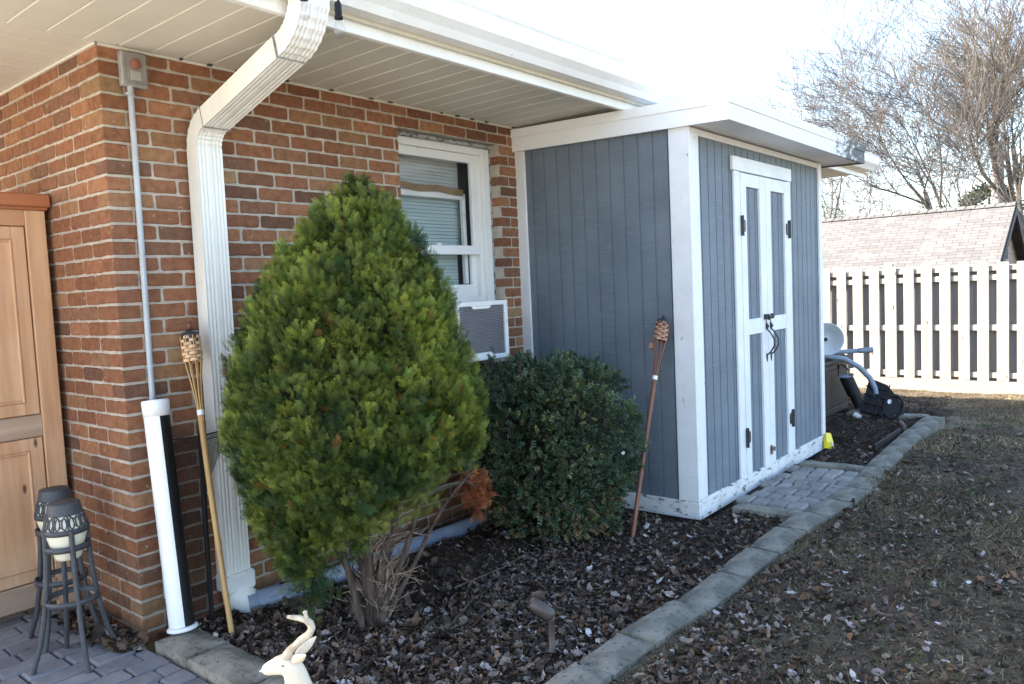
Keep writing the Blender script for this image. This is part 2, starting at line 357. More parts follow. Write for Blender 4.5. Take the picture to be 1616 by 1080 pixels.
def shingle_mat():
    m, n, l, p = new_mat('pink_brown_shingle'); tc = N(n, 'TexCoord'); br = N(n, 'TexBrick')
    mp = N(n, 'Mapping'); mp.inputs['Rotation'].default_value = (0, 0, R(90)); l.new(tc.outputs['Object'], mp.inputs[0]); l.new(mp.outputs[0], br.inputs[0])
    br.inputs['Scale'].default_value = 1; br.inputs['Brick Width'].default_value = .26; br.inputs['Row Height'].default_value = .10; br.inputs['Mortar Size'].default_value = .006
    br.inputs['Color1'].default_value = (.125, .115, .108, 1); br.inputs['Color2'].default_value = (.092, .084, .080, 1); br.inputs['Mortar'].default_value = (.05, .045, .042, 1); br.inputs['Bias'].default_value = 0
    a = mixc(n, l, br.outputs[0], (.145, .135, .128), ramp(n, l, nz(n, l, tc.outputs['Object'], 3, 5), .5, .8)); l.new(a, p.inputs['Base Color']); p.inputs['Roughness'].default_value = .95
    b = N(n, 'Bump'); b.inputs['Strength'].default_value = .6; b.inputs['Distance'].default_value = .01; l.new(br.outputs[1], b.inputs['Height']); b.invert = True; l.new(b.outputs[0], p.inputs['Normal']); return m
m_shing = shingle_mat()

# ------------------------------------------------------------------ the ground
def gz(x, y):
    """height of the big ground sheet"""
    t = np.clip((x-11.2)/2.6, 0, 1); t = t*t*(3-2*t)
    return -.05-.27*np.clip((x-6.8)/3.6, 0, 1)-1.3*t
gx = np.concatenate([np.array([-600, -200, -80, -30, -12]), np.linspace(-8, 20, 85), np.array([30, 50, 90, 200, 600])])
gy = np.concatenate([np.array([-600, -200, -80, -30]), np.linspace(-16, 16, 60), np.array([30, 80, 200, 600])])
GX, GY = np.meshgrid(gx, gy); V = np.stack([GX, GY, gz(GX, GY)], -1).reshape(-1, 3); nx = len(gx)
F = np.array([(j*nx+i, j*nx+i+1, (j+1)*nx+i+1, (j+1)*nx+i) for j in range(len(gy)-1) for i in range(nx-1)])
tag(np_obj('ground', V, F, m_ground, smooth=True), 'brown winter ground reaching away beyond the yard and fence', 'ground', kind='structure')
def patch(name, x0, x1, y0, y1, step, m, hf, label):
    xs = np.arange(x0, x1+1e-6, step); ys = np.arange(y0, y1+1e-6, step); X, Y = np.meshgrid(xs, ys)
    V = np.stack([X, Y, hf(X, Y)], -1).reshape(-1, 3); n = len(xs)
    idx = np.arange(len(xs)*len(ys)).reshape(len(ys), n)
    F = np.stack([idx[:-1, :-1], idx[:-1, 1:], idx[1:, 1:], idx[1:, :-1]], -1).reshape(-1, 4)
    return tag(np_obj(name, V, F, m, smooth=True), label, name.replace('_', ' '), kind='structure')
def hb(X, Y):
    P = np.stack([X, Y, X*0], -1)
    return .008+.016*noise3(P, 6)+.010*noise3(P, 22, 1)+.05*np.exp(-((X-1.35)**2/.16+(Y+.5)**2/.06))-.02*(Y > -.35)-.055*np.clip((X-2.5)/.25, 0, 1)*np.clip((Y+1.48)/.2, 0, 1)*(X < 5.4)
def hl(X, Y):
    P = np.stack([X, Y, X*0], -1); e = np.clip((11.1-X)/.5, 0, 1)*np.clip((Y+9.5)/1.2, 0, 1)
    return -.012-.30*np.clip((X-5.5)/4.9, 0, 1)+e*(.03+.014*noise3(P, 2.2)+.009*noise3(P, 9, 1)+.006*noise3(P, 30, 2))
patch('flower_bed', .06, 7.2, -1.86, .12, .03, m_soil, hb, 'dark mulch flower bed between brick wall and edging blocks')
patch('lawn', -.9, 11.15, -9.5, -1.845, .045, m_lawn, hl, 'dormant brown lawn beyond the edging blocks')

patch('far_lawn', 6.7, 11.15, -1.845, 4.0, .045, m_lawn, lambda X, Y: hl(X, Y)-.001, 'brown lawn between the house end and the fence')
# ---- patio pavers at lower left, one paved sheet of separate stones
pv = MB(); random.seed(3)
pv.box(-14, -2.65, -14, 10, -.30, -.012, mi=1); pv.box(-2.65, -.05, -14, -3.45, -.30, -.012, mi=1); pv.box(-2.65, -.05, -3.45, 10, -.30, -.014, mi=2)  # outer pale slab is unseen, added to bounce warm sunlight onto the soffit
def stone(mb, x0, x1, y0, y1, z0, z1, col, b=.008):
    mb.box(x0+.003, x1-.003, y0+.003, y1-.003, z0, z1+random.uniform(-.003, .003), 0, b, col=col, jit=.0012)
y = -3.4
while y < 1.4:
    x = -2.6+random.uniform(-.1, .1); rh = .105
    while x < -.10:
        wd = random.choice((.105, .16, .21, .21)); x1 = min(x+wd, -.05)
        g = random.uniform(.17, .26); stone(pv, x, x1, y, y+rh, -.05, .0, (g*1.0, g*.97, g*1.0)); x = x1
    y += rh
tag(pv.build('patio', [m_paver, m_conc, m_soil]), 'patio of small grey concrete pavers at the house corner', 'patio', kind='structure')
def yl(x):
    return float(np.interp(x, [0, .6, 1.13, 1.45, 1.8, 2.1, 2.4, 2.9, 3.25, 3.75, 4.25, 4.7, 5.45, 6.6], [-1.80, -1.812, -1.815, -1.852, -1.848, -1.834, -1.842, -1.845, -1.892, -1.92, -1.868, -1.85, -1.81, -1.79]))
# ---- small paved pad in front of the shed doors
pd = MB(); random.seed(5)
pd.box(3.05, 4.16, -1.85, -1.34, -.05, .018, mi=1)
x = 3.06
while x < 4.12:
    wd = random.uniform(.10, .155); x1 = min(x+wd, 4.15); y = yl(x)+.09
    while y < -1.40:
        hh = random.uniform(.085, .12); g = random.uniform(.22, .30)
        stone(pd, x, x1, y, min(y+hh, -1.335), -.02, .036+.008*random.random(), (g*1.05, g*1.0, g*.90), 0.013); y += hh+.001
    x = x1
tag(pd.build('paved_pad', [m_paver, m_soil]), 'small pad of tumbled grey cobbles in front of the shed doors', 'paved pad', kind='structure')

# ---- edging blocks: every block a thing
random.seed(11)
def edge_block(cx_, cy_, lx, ly, rz, z, label):
    mb = MB(); nxs = max(3, int(lx/.05)); nys = max(3, int(ly/.05)); T = Matrix.Identity(4)
    # rounded, pitted top built as a small grid over a box
    V = []; F = []; h = .13
    for j in range(nys+1):
        for i in range(nxs+1):
            u = -lx/2+lx*i/nxs; v = -ly/2+ly*j/nys
            e = min(i, nxs-i, 1)*min(j, nys-j, 1)
            V.append((u+random.uniform(-.003, .003), v+random.uniform(-.003, .003), (0 if e else -.012)+random.uniform(-.0025, .0025)))
    for j in range(nys):
        for i in range(nxs):
            a = j*(nxs+1)+i; F.append((a, a+1, a+nxs+2, a+nxs+1))
    ring = [i for i in range(nxs+1)]+[(j)*(nxs+1)+nxs for j in range(1, nys+1)]+[nys*(nxs+1)+i for i in range(nxs-1, -1, -1)]+[j*(nxs+1) for j in range(nys-1, 0, -1)]
    n0 = len(V); V += [(V[r][0]*1.012, V[r][1]*1.015, -h) for r in ring]
    for k in range(len(ring)):
        k2 = (k+1) % len(ring); F.append((ring[k2], ring[k], n0+k, n0+k2))
    mb.add(V, F, 0, False)
    o = mb.build('edging_block', m_block); o.location = (cx_, cy_, z); o.rotation_euler = (random.uniform(-.012, .012), random.uniform(-.012, .012), rz)
    return tag(o, label, 'edging block', 'grey concrete edging blocks round the bed')
left_lab = ['edging block under the foot of the white tower fan', 'edging block between the tower fan and the cream deer', 'edging block directly behind the cream deer head', 'edging block hidden in front of the cream deer, nearest the bed corner']
for (a, b), lab in zip([(-.19, -.455), (-.46, -.86), (-.865, -1.24), (-1.245, -1.66)], left_lab):
    edge_block(.045, (a+b)/2, abs(a-b)-.006, .17, R(90), .045, lab)
ordn = ['first', 'second', 'third', 'fourth', 'fifth', 'sixth', 'seventh', 'eighth', 'ninth', 'tenth', 'eleventh', 'twelfth', 'thirteenth', 'fourteenth', 'fifteenth', 'sixteenth', 'seventeenth', 'eighteenth', 'nineteenth', 'twentieth']
xs = [.05, .42, .775, 1.08, 1.46, 1.90, 2.30, 2.68, 3.02, 3.36, 3.70, 4.02, 4.34, 4.72, 5.10, 5.48, 5.86, 6.24, 6.60]
for i in range(len(xs)-1):
    a, b = xs[i], xs[i+1]; ya, yb = yl(a), yl(b); n_ = ordn[i]
    if i < 8: lab = n_+' edging block from the bottom of the photo, along the lawn'
    elif i < 13: lab = n_+' edging block from the photo bottom, beside the cobbled pad'
    else: lab = n_+' edging block from the photo bottom, past the cobbled pad'
    edge_block((a+b)/2, (ya+yb)/2, b-a-.010, .162, math.atan2(yb-ya, b-a)+random.uniform(-.02, .02), .050+random.uniform(-.006, .006), lab)
edge_block(2.985, -1.60, .40, .13, R(90), .045, 'stained edging block at the near end of the cobbled pad')
edge_block(4.215, -1.58, .42, .11, R(90), .06, 'edging block closing the far end of the cobbled pad')
edge_block(6.62, -1.55, .34, .16, R(90), .045, 'edging block turning the far corner of the bed towards the storage box')
edge_block(6.62, -1.19, .36, .16, R(90), .045, 'pale edging block beside the black machine housing at the far bed end')

# ------------------------------------------------------------------ the house
house = empty('brick_house', (0, 0, 0)); tag(house, 'low brick house with cream soffit, white gutter and a double hung window', 'house')
CO = .0677
def Zk(k): return (37-k)*CO+.001
PAL = [((.275, .125, .072), 6), ((.305, .145, .085), 5), ((.25, .112, .068), 4), ((.185, .098, .068), 1.4), ((.315, .17, .098), 2.6), ((.32, .20, .12), .8), ((.235, .12, .078), 2.6)]
PW = [p[1] for p in PAL]
def brick(mb, u0, u1, z0, z1, fn, detail=True, depth=.1, col=None):
    """fn(u, z, d) gives the point; d runs into the wall"""
    c = col or random.choices([p[0] for p in PAL], PW)[0]; g = random.uniform(.82, 1.18); c = (c[0]*g*1.02, c[1]*g*1.0, c[2]*g*.92)
    L_ = u1-u0; nu = max(1, int(round(L_/.035))) if detail else 1; nzs = 2 if detail else 1; j = .0019 if detail else 0
    ch = .006; pts = []
    us = [u0+ch+(L_-2*ch)*i/nu for i in range(nu+1)]; zs_ = [z0+ch+(z1-z0-2*ch)*i/nzs for i in range(nzs+1)]
    pts += [(u, z0) for u in us]+[(u1, z) for z in zs_]+[(u, z1) for u in reversed(us)]+[(u0, z) for z in reversed(zs_)]
    pts = [(u+random.uniform(-j, j), z+random.uniform(-j, j)) for u, z in pts]; n = len(pts)
    cu, cz = (u0+u1)/2, (z0+z1)/2; hu, hz = L_/2, (z1-z0)/2; k = .0045; dd = random.uniform(-.0015, .0015)
    inn = [(cu+(u-cu)*(1-k/hu), cz+(z-cz)*(1-k/hz)) for u, z in pts]
    V = [fn(u, z, dd) for u, z in inn]+[fn(u, z, dd+.004+random.uniform(0, j)) for u, z in pts]+[fn(u, z, depth) for u, z in pts]
    F = [tuple(range(n))]
    for r_ in (0, 1):
        for i in range(n): i2 = (i+1) % n; F.append((r_*n+i2, r_*n+i, (r_+1)*n+i, (r_+1)*n+i2))
    mb.add(V, F, 0, False, c)
fA = lambda u, z, d: (u, d, z)            # facade, outside towards -y
fB = lambda u, z, d: (d, u, z)            # side wall, outside towards -x
XL = 7.15; YB = 8.0; OP = (1.648, 2.535, .945, Zk(2)-.004)   # opening in the facade
random.seed(21)
fb = MB(); sb = MB()
for k in range(0, 40):
    z0, z1 = Zk(k+1)+.0048, min(Zk(k)-.0048, 2.4995)
    even = (k % 2 == 0)
    # facade
    u = 0.0 if not even else None
    cuts = []
    if even:
        cuts.append((0, .0965, 'B')); s0 = .1065
    else: s0 = 0.0
    u = s0
    while u < XL-.02:
        r = random.random(); ln = .193
        if 1.0 < u < XL and r < .0: ln = .09
        u1 = min(u+ln, XL); cuts.append((u, u1, 'A')); u = u1+.010
    for a, b, ty in cuts:
        if ty == 'B': continue
        segs = [(a, b)]
        if z1 > OP[2] and z0 < OP[3]-.002:
            segs = []
            if a < OP[0]: segs.append((a, min(b, OP[0])))
            if b > OP[1]: segs.append((max(a, OP[1]), b))
        for a2, b2 in segs:
            if b2-a2 > .015: brick(fb, a2, b2, z0, z1, fA, detail=b2 < 2.9)
    # side wall; in even courses its stretcher turns the corner
    u = 0.0 if even else .1065
    while u < YB-.02:
        u1 = min(u+.193, YB); brick(sb, u, u1, z0, z1, fB, detail=u1 < 1.6, depth=.0965); u = u1+.010
# mortar behind the bricks with the opening left free
r6 = .0045; a0, a1, b0, b1 = OP[0]-r6, OP[1]+r6, OP[2]-r6, OP[3]+r6
fb.box(r6, a0, r6, .19, -.2, 2.52, 1); fb.box(a1, XL-r6, r6, .19, -.2, 2.52, 1)
fb.box(a0, a1, r6+.0002, .1898, -.2, b0, 1); fb.box(a0, a1, r6+.0002, .1898, b1, 2.52, 1)
# rowlock sill bricks under the window
for i in range(12):
    u = OP[0]-.01+i*.075
    fb.box(u, u+.064, -.028, .10, OP[2]-.11, OP[2]-.006, 0, .004, col=(.13*random.uniform(.8, 1.2), .075, .06), jit=.001)
wallA = fb.build('brick_facade', [m_brick, m_mortar], house)
sb.box(r6+.0003, .19, r6+.1, YB-r6, -.2, 2.52, 1)
wallB = sb.build('side_wall', [m_brick, m_mortar], house)
bk = MB(); bk.box(XL-.19, XL, .195, YB, -.2, 2.52, 0); bk.box(.2, XL-.2, YB-.19, YB-.001, -.2, 2.52, 0); bk.build('rear_walls', m_mortar, house)
# soffit boards run front to back; each joint a small raised bead
XR0, XR1, YF = -1.7, 7.72, -.86  # left overhang drawn out beyond view to keep the bed in shade
sf = MB(); pit = .137
i = 0; x = XR0
while x < XR1-.01:
    x1 = min(x+pit, XR1); z = 2.5
    sf.box(x+.006, x1-.002, YF, -.001, z, z+.012, 0, .002); sf.box(x-.002, x+.006, YF, -.001, z+.004, z+.012, 0); i += 1; x = x1
# outside the side wall the boards run along the house
y = .001
while y < YB:
    sf.box(XR0, -.001, y+.005, y+pit-.002, 2.5, 2.512, 0, .002); sf.box(XR0, -.001, y-.002, y+.005, 2.504, 2.512, 0); y += pit
sf.box(XR1-.56, XR1, .001, YB, 2.5, 2.512, 0)
sf.build('soffit', m_soffit, house)
dg_ = MB(); x = XR0+pit; random.seed(2)
while x < 3.0:
    if x > 0 and random.random() < .85: q = random.uniform(.006, .02); dg_.box(x-q, x+q*.6, -.020-random.uniform(0, .008), -.0125, 2.492, 2.4995, 0, .001, jit=.001)
    x += pit
dg_.build('dirty_gaps', m_darkgap, house)['kind'] = 'stuff'
tr = MB()
tr.box(-.006, XL, -.012, -.001, 2.488, 2.4985, 0); tr.box(-.012, -.001, -.012, YB, 2.488, 2.4985, 0)
tr.build('soffit_moulding', m_soffit, house)
ft = MB(); ft.box(XR0, XR1, -.892, YF-.001, 2.455, 2.53, 0, .003); ft.build('soffit_edge_trim', m_wht, house)
fc = MB(); fc.box(XR0, XR1, -.915, -.895, 2.50, 2.64, 0); fc.box(XR0, XR0+.02, -.915, YB+.6, 2.5001, 2.64, 0); fc.box(XR1-.02, XR1, -.89, YB+.6, 2.5001, 2.64, 0); fc.build('fascia', m_soffit, house)
gt = MB()   # K style gutter profile swept along x
prof = [(-.916, 2.66), (-.916, 2.515), (-.985, 2.515), (-1.005, 2.545), (-1.035, 2.575), (-1.045, 2.61), (-1.045, 2.645), (-1.052, 2.655), (-1.045, 2.665), (-1.03, 2.66)]
inner = [(p[0]+(.004 if p[0] < -.95 else -.004), p[1]+.004) for p in prof]
P2 = prof+inner[::-1]; n = len(P2)
V = [(xx, a, b) for xx in (XR0, XR1+.03) for a, b in P2]
gt.add(V, [tuple(range(n)), tuple(range(2*n-1, n-1, -1))]+[(i, (i+1) % n, n+(i+1) % n, n+i) for i in range(n)], 0)
gt.box(XR0-.003, XR0, -1.045, -.918, 2.516, 2.655); gt.box(XR1+.03, XR1+.033, -1.045, -.918, 2.516, 2.655)
gt.build('gutter', m_wht, house)
rf = MB(); T_ = .05
yr = 4.0; zr = 2.66+.33*(yr+1.0)
hx = 5.0*.8  # unseen ends hipped so that sunlight gets past to the fence
rf.add([(XR0, -1.0, 2.67), (XR1, -1.0, 2.67), (XR1, 9, 2.67), (XR0, 9, 2.67), (XR0+hx, yr, zr), (XR1-hx, yr, zr),
        (XR0, -1.0, 2.64), (XR1, -1.0, 2.64), (XR1, 9, 2.64), (XR0, 9, 2.64)],
       [(0, 1, 5, 4), (1, 2, 5), (2, 3, 4, 5), (3, 0, 4), (6, 9, 8, 7), (0, 6, 7, 1), (1, 7, 8, 2), (2, 8, 9, 3), (3, 9, 6, 0)], 0)
rf.build('roof', m_roofh, house)

# ---- window
win = MB(); Y0 = .088
wx0, wx1, wz0, wz1 = OP[0], OP[1], OP[2], OP[3]
wf = win
wf.box(wx0-.002, wx0+.022, Y0, Y0+.08, wz0, wz1, 0, .003); wf.box(wx1-.072, wx1, Y0, Y0+.08, wz0, wz1, 0, .003)
wf.box(wx0+.022, wx1-.072, Y0+.002, Y0+.08, wz1-.065, wz1, 0, .003); wf.box(wx0+.022, wx1-.072, Y0+.01, Y0+.08, wz0, wz0+.05, 0, .003)
wf.box(wx1-.105, wx1-.072, Y0+.022, Y0+.08, wz0+.05, wz1-.065, 0, .002)   # track
wf.box(wx1-.092, wx1-.088, Y0+.018, Y0+.03, wz0+.05, wz1-.065, 0)
wframe = wf.build('window', m_wht, house)
ck = MB(); ck.box(wx0, wx1, Y0-.035, Y0-.002, wz1-.022, wz1+.001, 0, .004); ck.box(wx1-.006, wx1+.001, Y0-.012, Y0-.001, wz0, wz1-.023, 0, .002); ck.build('caulk_bead', m_caulk, wframe)
sx0, sx1 = wx0+.023, wx1-.106
us = MB()                                                # upper sash
us.box(sx0, sx0+.055, Y0+.02, Y0+.05, 1.65, wz1-.066, 0, .003); us.box(sx1-.055, sx1, Y0+.02, Y0+.05, 1.65, wz1-.066, 0, .003)
us.box(sx0+.055, sx1-.055, Y0+.02, Y0+.05, wz1-.12, wz1-.066, 0, .003); us.box(sx0+.055, sx1-.055, Y0+.016, Y0+.05, 1.65, 1.708, 0, .003)
us.box(2.03, 2.075, Y0+.02, Y0+.045, 1.708, 1.722, 0, .006)
us.build('upper_sash', m_wht, wframe)
ls = MB()
ls.box(sx0, sx0+.05, Y0+.054, Y0+.08, 1.345, 1.70, 0, .003); ls.box(sx1-.05, sx1, Y0+.054, Y0+.08, 1.345, 1.70, 0, .003); ls.box(sx0+.05, sx1-.05, Y0+.054, Y0+.08, 1.345, 1.455, 0, .003)
ls.build('lower_sash', m_wht, wframe)
gp = MB(); gp.box(sx0+.055, sx1-.055, Y0+.032, Y0+.036, 1.708, wz1-.12); gp.box(sx0+.05, sx1-.05, Y0+.066, Y0+.07, 1.455, 1.649); gp.build('pane', m_glass, wframe)
ir = MB(); ir.box(sx0, sx1-.06, Y0+.09, Y0+.12, 2.015, 2.055, 0, .004); ir.box(sx1-.075, sx1-.045, Y0+.09, Y0+.12, 1.46, 2.055, 0, .003); ir.build('inner_rail', m_wht, wframe)
tp = MB(); npt = 24
V = []
for i in range(npt+1):
    u = sx0+.01+(sx1-.075-sx0-.01)*i/npt; zz = 2.075+.006*math.sin(i*.5)-.012*(i/npt)
    for dz in (-.02, .02): V += [(u, Y0+.078+.006*math.sin(i*.8), zz+dz)]
for i in range(npt+1):
    u = V[2*i][0]
    for q in (0, 1): V.append((u, V[2*i][1]+.004, V[2*i+q][2]))
n = 2*(npt+1)
tp.add(V, [(2*i, 2*i+2, 2*i+3, 2*i+1) for i in range(npt)]+[(n+2*i+1, n+2*i+3, n+2*i+2, n+2*i) for i in range(npt)]+[(2*i+1, 2*i+3, n+2*i+3, n+2*i+1) for i in range(npt)])
tp.build('brown_strip', m_tape, wframe)
bl = MB(); z = 1.36
while z < 2.30:
    mi_ = 0 if z < 2.03 else 1
    x_e = sx1-.08 if z < 1.70 else sx1-.04
    bl.box(sx0, x_e, .245, .262, z, z+.020, mi_, 0, T=None, jit=.0008); z += .0225
bl.build('blind', [m_blind, m_blindup], wframe)
dk = MB(); dk.box(sx0-.2, wx1+.1, .33, .36, .9, 2.45); dk.box(wx1-.03, wx1-.01, .17, .33, .9, 2.4); dk.box(wx0+.01, wx0+.03, .17, .33, .9, 2.4); dk.build('dark_interior', m_darkgap, wframe)

# ---- downspout with its two elbows
def sweep(mb, path, xc, wds, dps, rib=True, mi=0):
    """path: list of (y, z); ribbed rectangle kept square to the path; xc, wds, dps per point"""
    prof = []
    nr = 7
    for side in (1, -1):
        for i in range(nr*2+1):
            t = -1+2*i/(nr*2); q = .055 if (i % 2 and rib and i not in (7,)) else 0
            prof.append((t*side, side*(1-q)))
    n = len(prof); V = []
    for i, (y, z) in enumerate(path):
        a = path[max(i-1, 0)]; b = path[min(i+1, len(path)-1)]; ty, tz = b[0]-a[0], b[1]-a[1]; L_ = math.hypot(ty, tz); ny, nzz = -tz/L_, ty/L_
        for p, q in prof: V.append((xc[i]+p*wds[i]/2, y+ny*q*dps[i]/2, z+nzz*q*dps[i]/2))
    F = [(i*n+k, i*n+(k+1) % n, (i+1)*n+(k+1) % n, (i+1)*n+k) for i in range(len(path)-1) for k in range(n)]
    mb.add(V, F, mi); mb.add(V[:n], [tuple(range(n))], mi); mb.add(V[-n:], [tuple(reversed(range(n)))], mi)
m_seam = mat('dirty_seam', (.16, .15, .14), (.3, .29, .27), .8, s=60)
ds = MB()
path = [(-.975, 2.60), (-.975, 2.50)]
import itertools
def arc(p0, d0, d1, r, n):
    """polyline turning from direction angle d0 to d1"""
    out = []; y, z = p0
    for i in range(n):
        a = d0+(d1-d0)*(i+.5)/n; st = abs(d1-d0)/n*r; y += math.cos(a)*st; z += math.sin(a)*st; out.append((y, z))
    return out
TH = R(12.5)
pts1 = [(-.975, 2.61), (-.975, 2.53)]
e1 = arc((-.975, 2.53), -PI/2, -TH, .17, 14)
ys0 = -.058-.115*(1-math.sin(TH)); mid = [(e1[-1][0]+(ys0-e1[-1][0])*t, e1[-1][1]-(ys0-e1[-1][0])*math.tan(TH)*t) for t in (.03, .5, .99)]
e2 = arc(mid[-1], -TH, -PI/2, .115, 10)
low = [(e2[-1][0], e2[-1][1]-.02), (-.058, 1.2), (-.058, .10)]
path = pts1+e1+mid+e2+low
zz = [p[1] for p in path]; n = len(path)
xc = [.345+(.408-.345)*min(1, max(0, (p[0]+.97)/.85)) for p in path]
wds = []; dps = []
for i, p in enumerate(path):
    crimp = ((i % 2)*.007 if (2 <= i < 16 or n-13 <= i < n-3) else 0)
    wds.append(.122-crimp*.3); dps.append(.086-crimp)
sweep(ds, path, xc, wds, dps)
dso = ds.build('downspout', m_downspout, house)
for (yy, z_, a_) in ((mid[0][0], mid[0][1], TH), (mid[2][0]-.02, mid[2][1]+.004, TH)):
    T = Matrix.Translation((.352+(.055 if yy > -.5 else 0), yy, z_)) @ Matrix.Rotation(-a_, 4, 'X')
    st = MB(); st.box(-.067, .067, -.001, .001, -.048, .048, 0, 0, T); st.build('seam', m_seam, dso)
bt = MB()   # boot at the foot
T = Matrix.Translation((.412, -.065, 0))
bt.box(.340, .484, -.125, -.005, .075, .165, 0, .012)
bt.tube([(.412, -.065, .085), (.412, -.075, .05), (.43, -.105, .02), (.46, -.15, .0)], [.068, .072, .066, .06], 18)
bt.build('downspout_boot', m_downspout, dso)

# ---- drain pipe along the foot of the wall
dp = MB(); dp.tube([(.42, -.14, .012), (.55, -.19, .016), (1.0, -.21, .014), (1.6, -.23, .016), (2.6, -.24, .012), (3.4, -.24, .0)], .052, 20)
dpo = dp.build('drain_pipe', m_pipe); tag(dpo, 'grey blue plastic drain pipe lying along the foot of the brick wall', 'drain pipe')
cpl = MB(); cpl.tube([(.46, -.155, .012), (.56, -.192, .016)], .058, 20); cpl.build('pipe_coupling', m_pipe, dpo)

# ---- electrical box and conduit
eb = empty('electrical_box', (.135, 0, 2.33)); tag(eb, 'grey outdoor electrical box with a clear cover and conduit under the soffit', 'electrical box')
b_ = MB(); b_.box(-.055, .055, -.035, -.002, .005, .150, 0, .006); b_.build('back_box', m_boxgrey, eb)
b_ = MB(); b_.box(-.046, .052, -.075, -.036, .012, .143, 0, .012); b_.build('clear_cover', m_clear, eb)
b_ = MB(); b_.lathe([(0, .0), (.022, 0), (.022, .008), (0, .01)], 16, 0, Matrix.Translation((.004, -.038, .10)) @ Matrix.Rotation(PI/2, 4, 'X'))
b_.box(-.02, .025, -.045, -.036, .03, .07, 1, .003)
b_.build('inner_socket', [mat('red_brown_socket', (.35, .10, .06), rough=.5), mat('grey_socket', (.4, .38, .36), rough=.5)], eb)
b_ = MB(); b_.tube([(-.018, -.022, .008), (-.022, -.022, -.6), (-.026, -.022, -1.35), (-.030, -.022, -2.2)], .0125, 12); b_.build('conduit', m_conduit, eb)
for zc in (-1.17, -.02):
    b_ = MB(); b_.tube([(-.024, -.022, zc), (-.024, -.022, zc-.012)], .0165, 12); b_.box(-.024, .006, -.012, -.002, zc-.014, zc+.002, 0, .002); b_.build('conduit_clamp', m_conduit, eb)

# ---- air conditioner in the window
ac = empty('window_air_conditioner', (2.01, -.25, .993)); tag(ac, 'window air conditioner with white frame and grey scratched grille', 'air conditioner')
W_ = .46; H_ = .355; b_ = MB()
b_.box(-W_/2, W_/2, .012, .40, .002, H_-.002, 0, .006); b_.build('casing', m_wht, ac)
b_ = MB(); t = .028
b_.box(-W_/2-.004, -W_/2+t, -.012, .011, 0, H_, 0, .003); b_.box(W_/2-t, W_/2+.004, -.012, .011, 0, H_, 0, .003)
b_.box(-W_/2+t, W_/2-t, -.0121, .011, H_-t, H_, 0, .003); b_.box(-W_/2+t, W_/2-t, -.0121, .011, 0, t, 0, .003)
for (zb, s_) in ((H_-t, -1), (t, 1)):
    b_.prism([(-.10, zb), (.08, zb), (.06, zb+s_*.018), (-.08, zb+s_*.018)] if s_ > 0 else [(-.08, zb+s_*.018), (.06, zb+s_*.018), (.08, zb), (-.10, zb)], .02, 0, Matrix.Translation((0, .009, 0)) @ Matrix.Rotation(PI/2, 4, 'X'))
b_.build('front_frame', m_wht, ac)
b_ = MB(); z = t
while z < H_-t-.002: b_.box(-W_/2+t, W_/2-t, -.002, .009, z, z+.0075, 0, .002); z += .0095
b_.build('grille', m_acgrill, ac)
b_ = MB()
for i in range(14): b_.box(-.36+.0, -W_/2-.008, .32+.002*(i % 2), .33, .03+i*.024, .03+i*.024+.018, 0)
b_.box(-.36, .42, .36, .372, H_-.005, H_+.03, 0, .002)
b_.build('side_filler', m_wht, ac)
# slab of stone wedged on the sill
b_ = MB()
for k_ in range(2):
    pass
b_.prism([(0, 0), (.10, -.012), (.22, -.008), (.30, .02), (.27, .09), (.15, .12), (.03, .10)], .022, 0, Matrix.Translation((2.18, -.10, .948)))
tag(b_.build('slate_piece', m_caulk), 'flat grey slate piece wedged on the sill under the air conditioner', 'slate')

# ---- string lights clipped to the gutter
sg = empty('string_light', (.25, -1.07, 2.52)); tag(sg, 'black cord string light with two clear bulbs hanging off the gutter', 'string light')
b_ = MB(); b_.tube([(-.6, .02, .14), (-.3, 0, .02), (-.02, 0, .0), (0.0, 0, -.03)], .004, 8)
b_.tube([(0, 0, -.02), (.03, .01, .05), (.09, .01, .07), (.13, .0, .02), (.145, -.005, -.04), (.14, -.005, -.075)], .004, 8)
b_.tube([(.13, 0, .02), (.3, .0, .13), (.7, .0, .16)], .004, 8); b_.build('cord', m_plblack, sg)
for i, (dx, dz) in enumerate(((-.005, -.045), (.142, -.075))):
    b_ = MB(); b_.lathe([(0, .03), (.010, .03), (.013, .02), (.013, -.018), (.0155, -.02), (.0155, -.03), (0, -.03)], 16, 0, Matrix.Translation((dx, -.004, dz))); s_ = b_.build('socket', m_plblack, sg)
    b_ = MB(); b_.lathe([(.010, -.03), (.013, -.042), (.020, -.06), (.021, -.075), (.016, -.09), (.006, -.098), (0, -.099)], 18, 0, Matrix.Translation((dx, -.004, dz))); b_.build('bulb', m_clear, s_)

# ------------------------------------------------------------------ the shed
shed = empty('garden_shed', (2.726, -1.27, 0)); tag(shed, 'blue grey lean-to garden shed with white trim and double doors', 'shed')
SX, SY, SZ = 2.726, -1.27, 0.
def spart(mb, name, m, parent=shed):
    o = mb.build(name, m, parent); return o
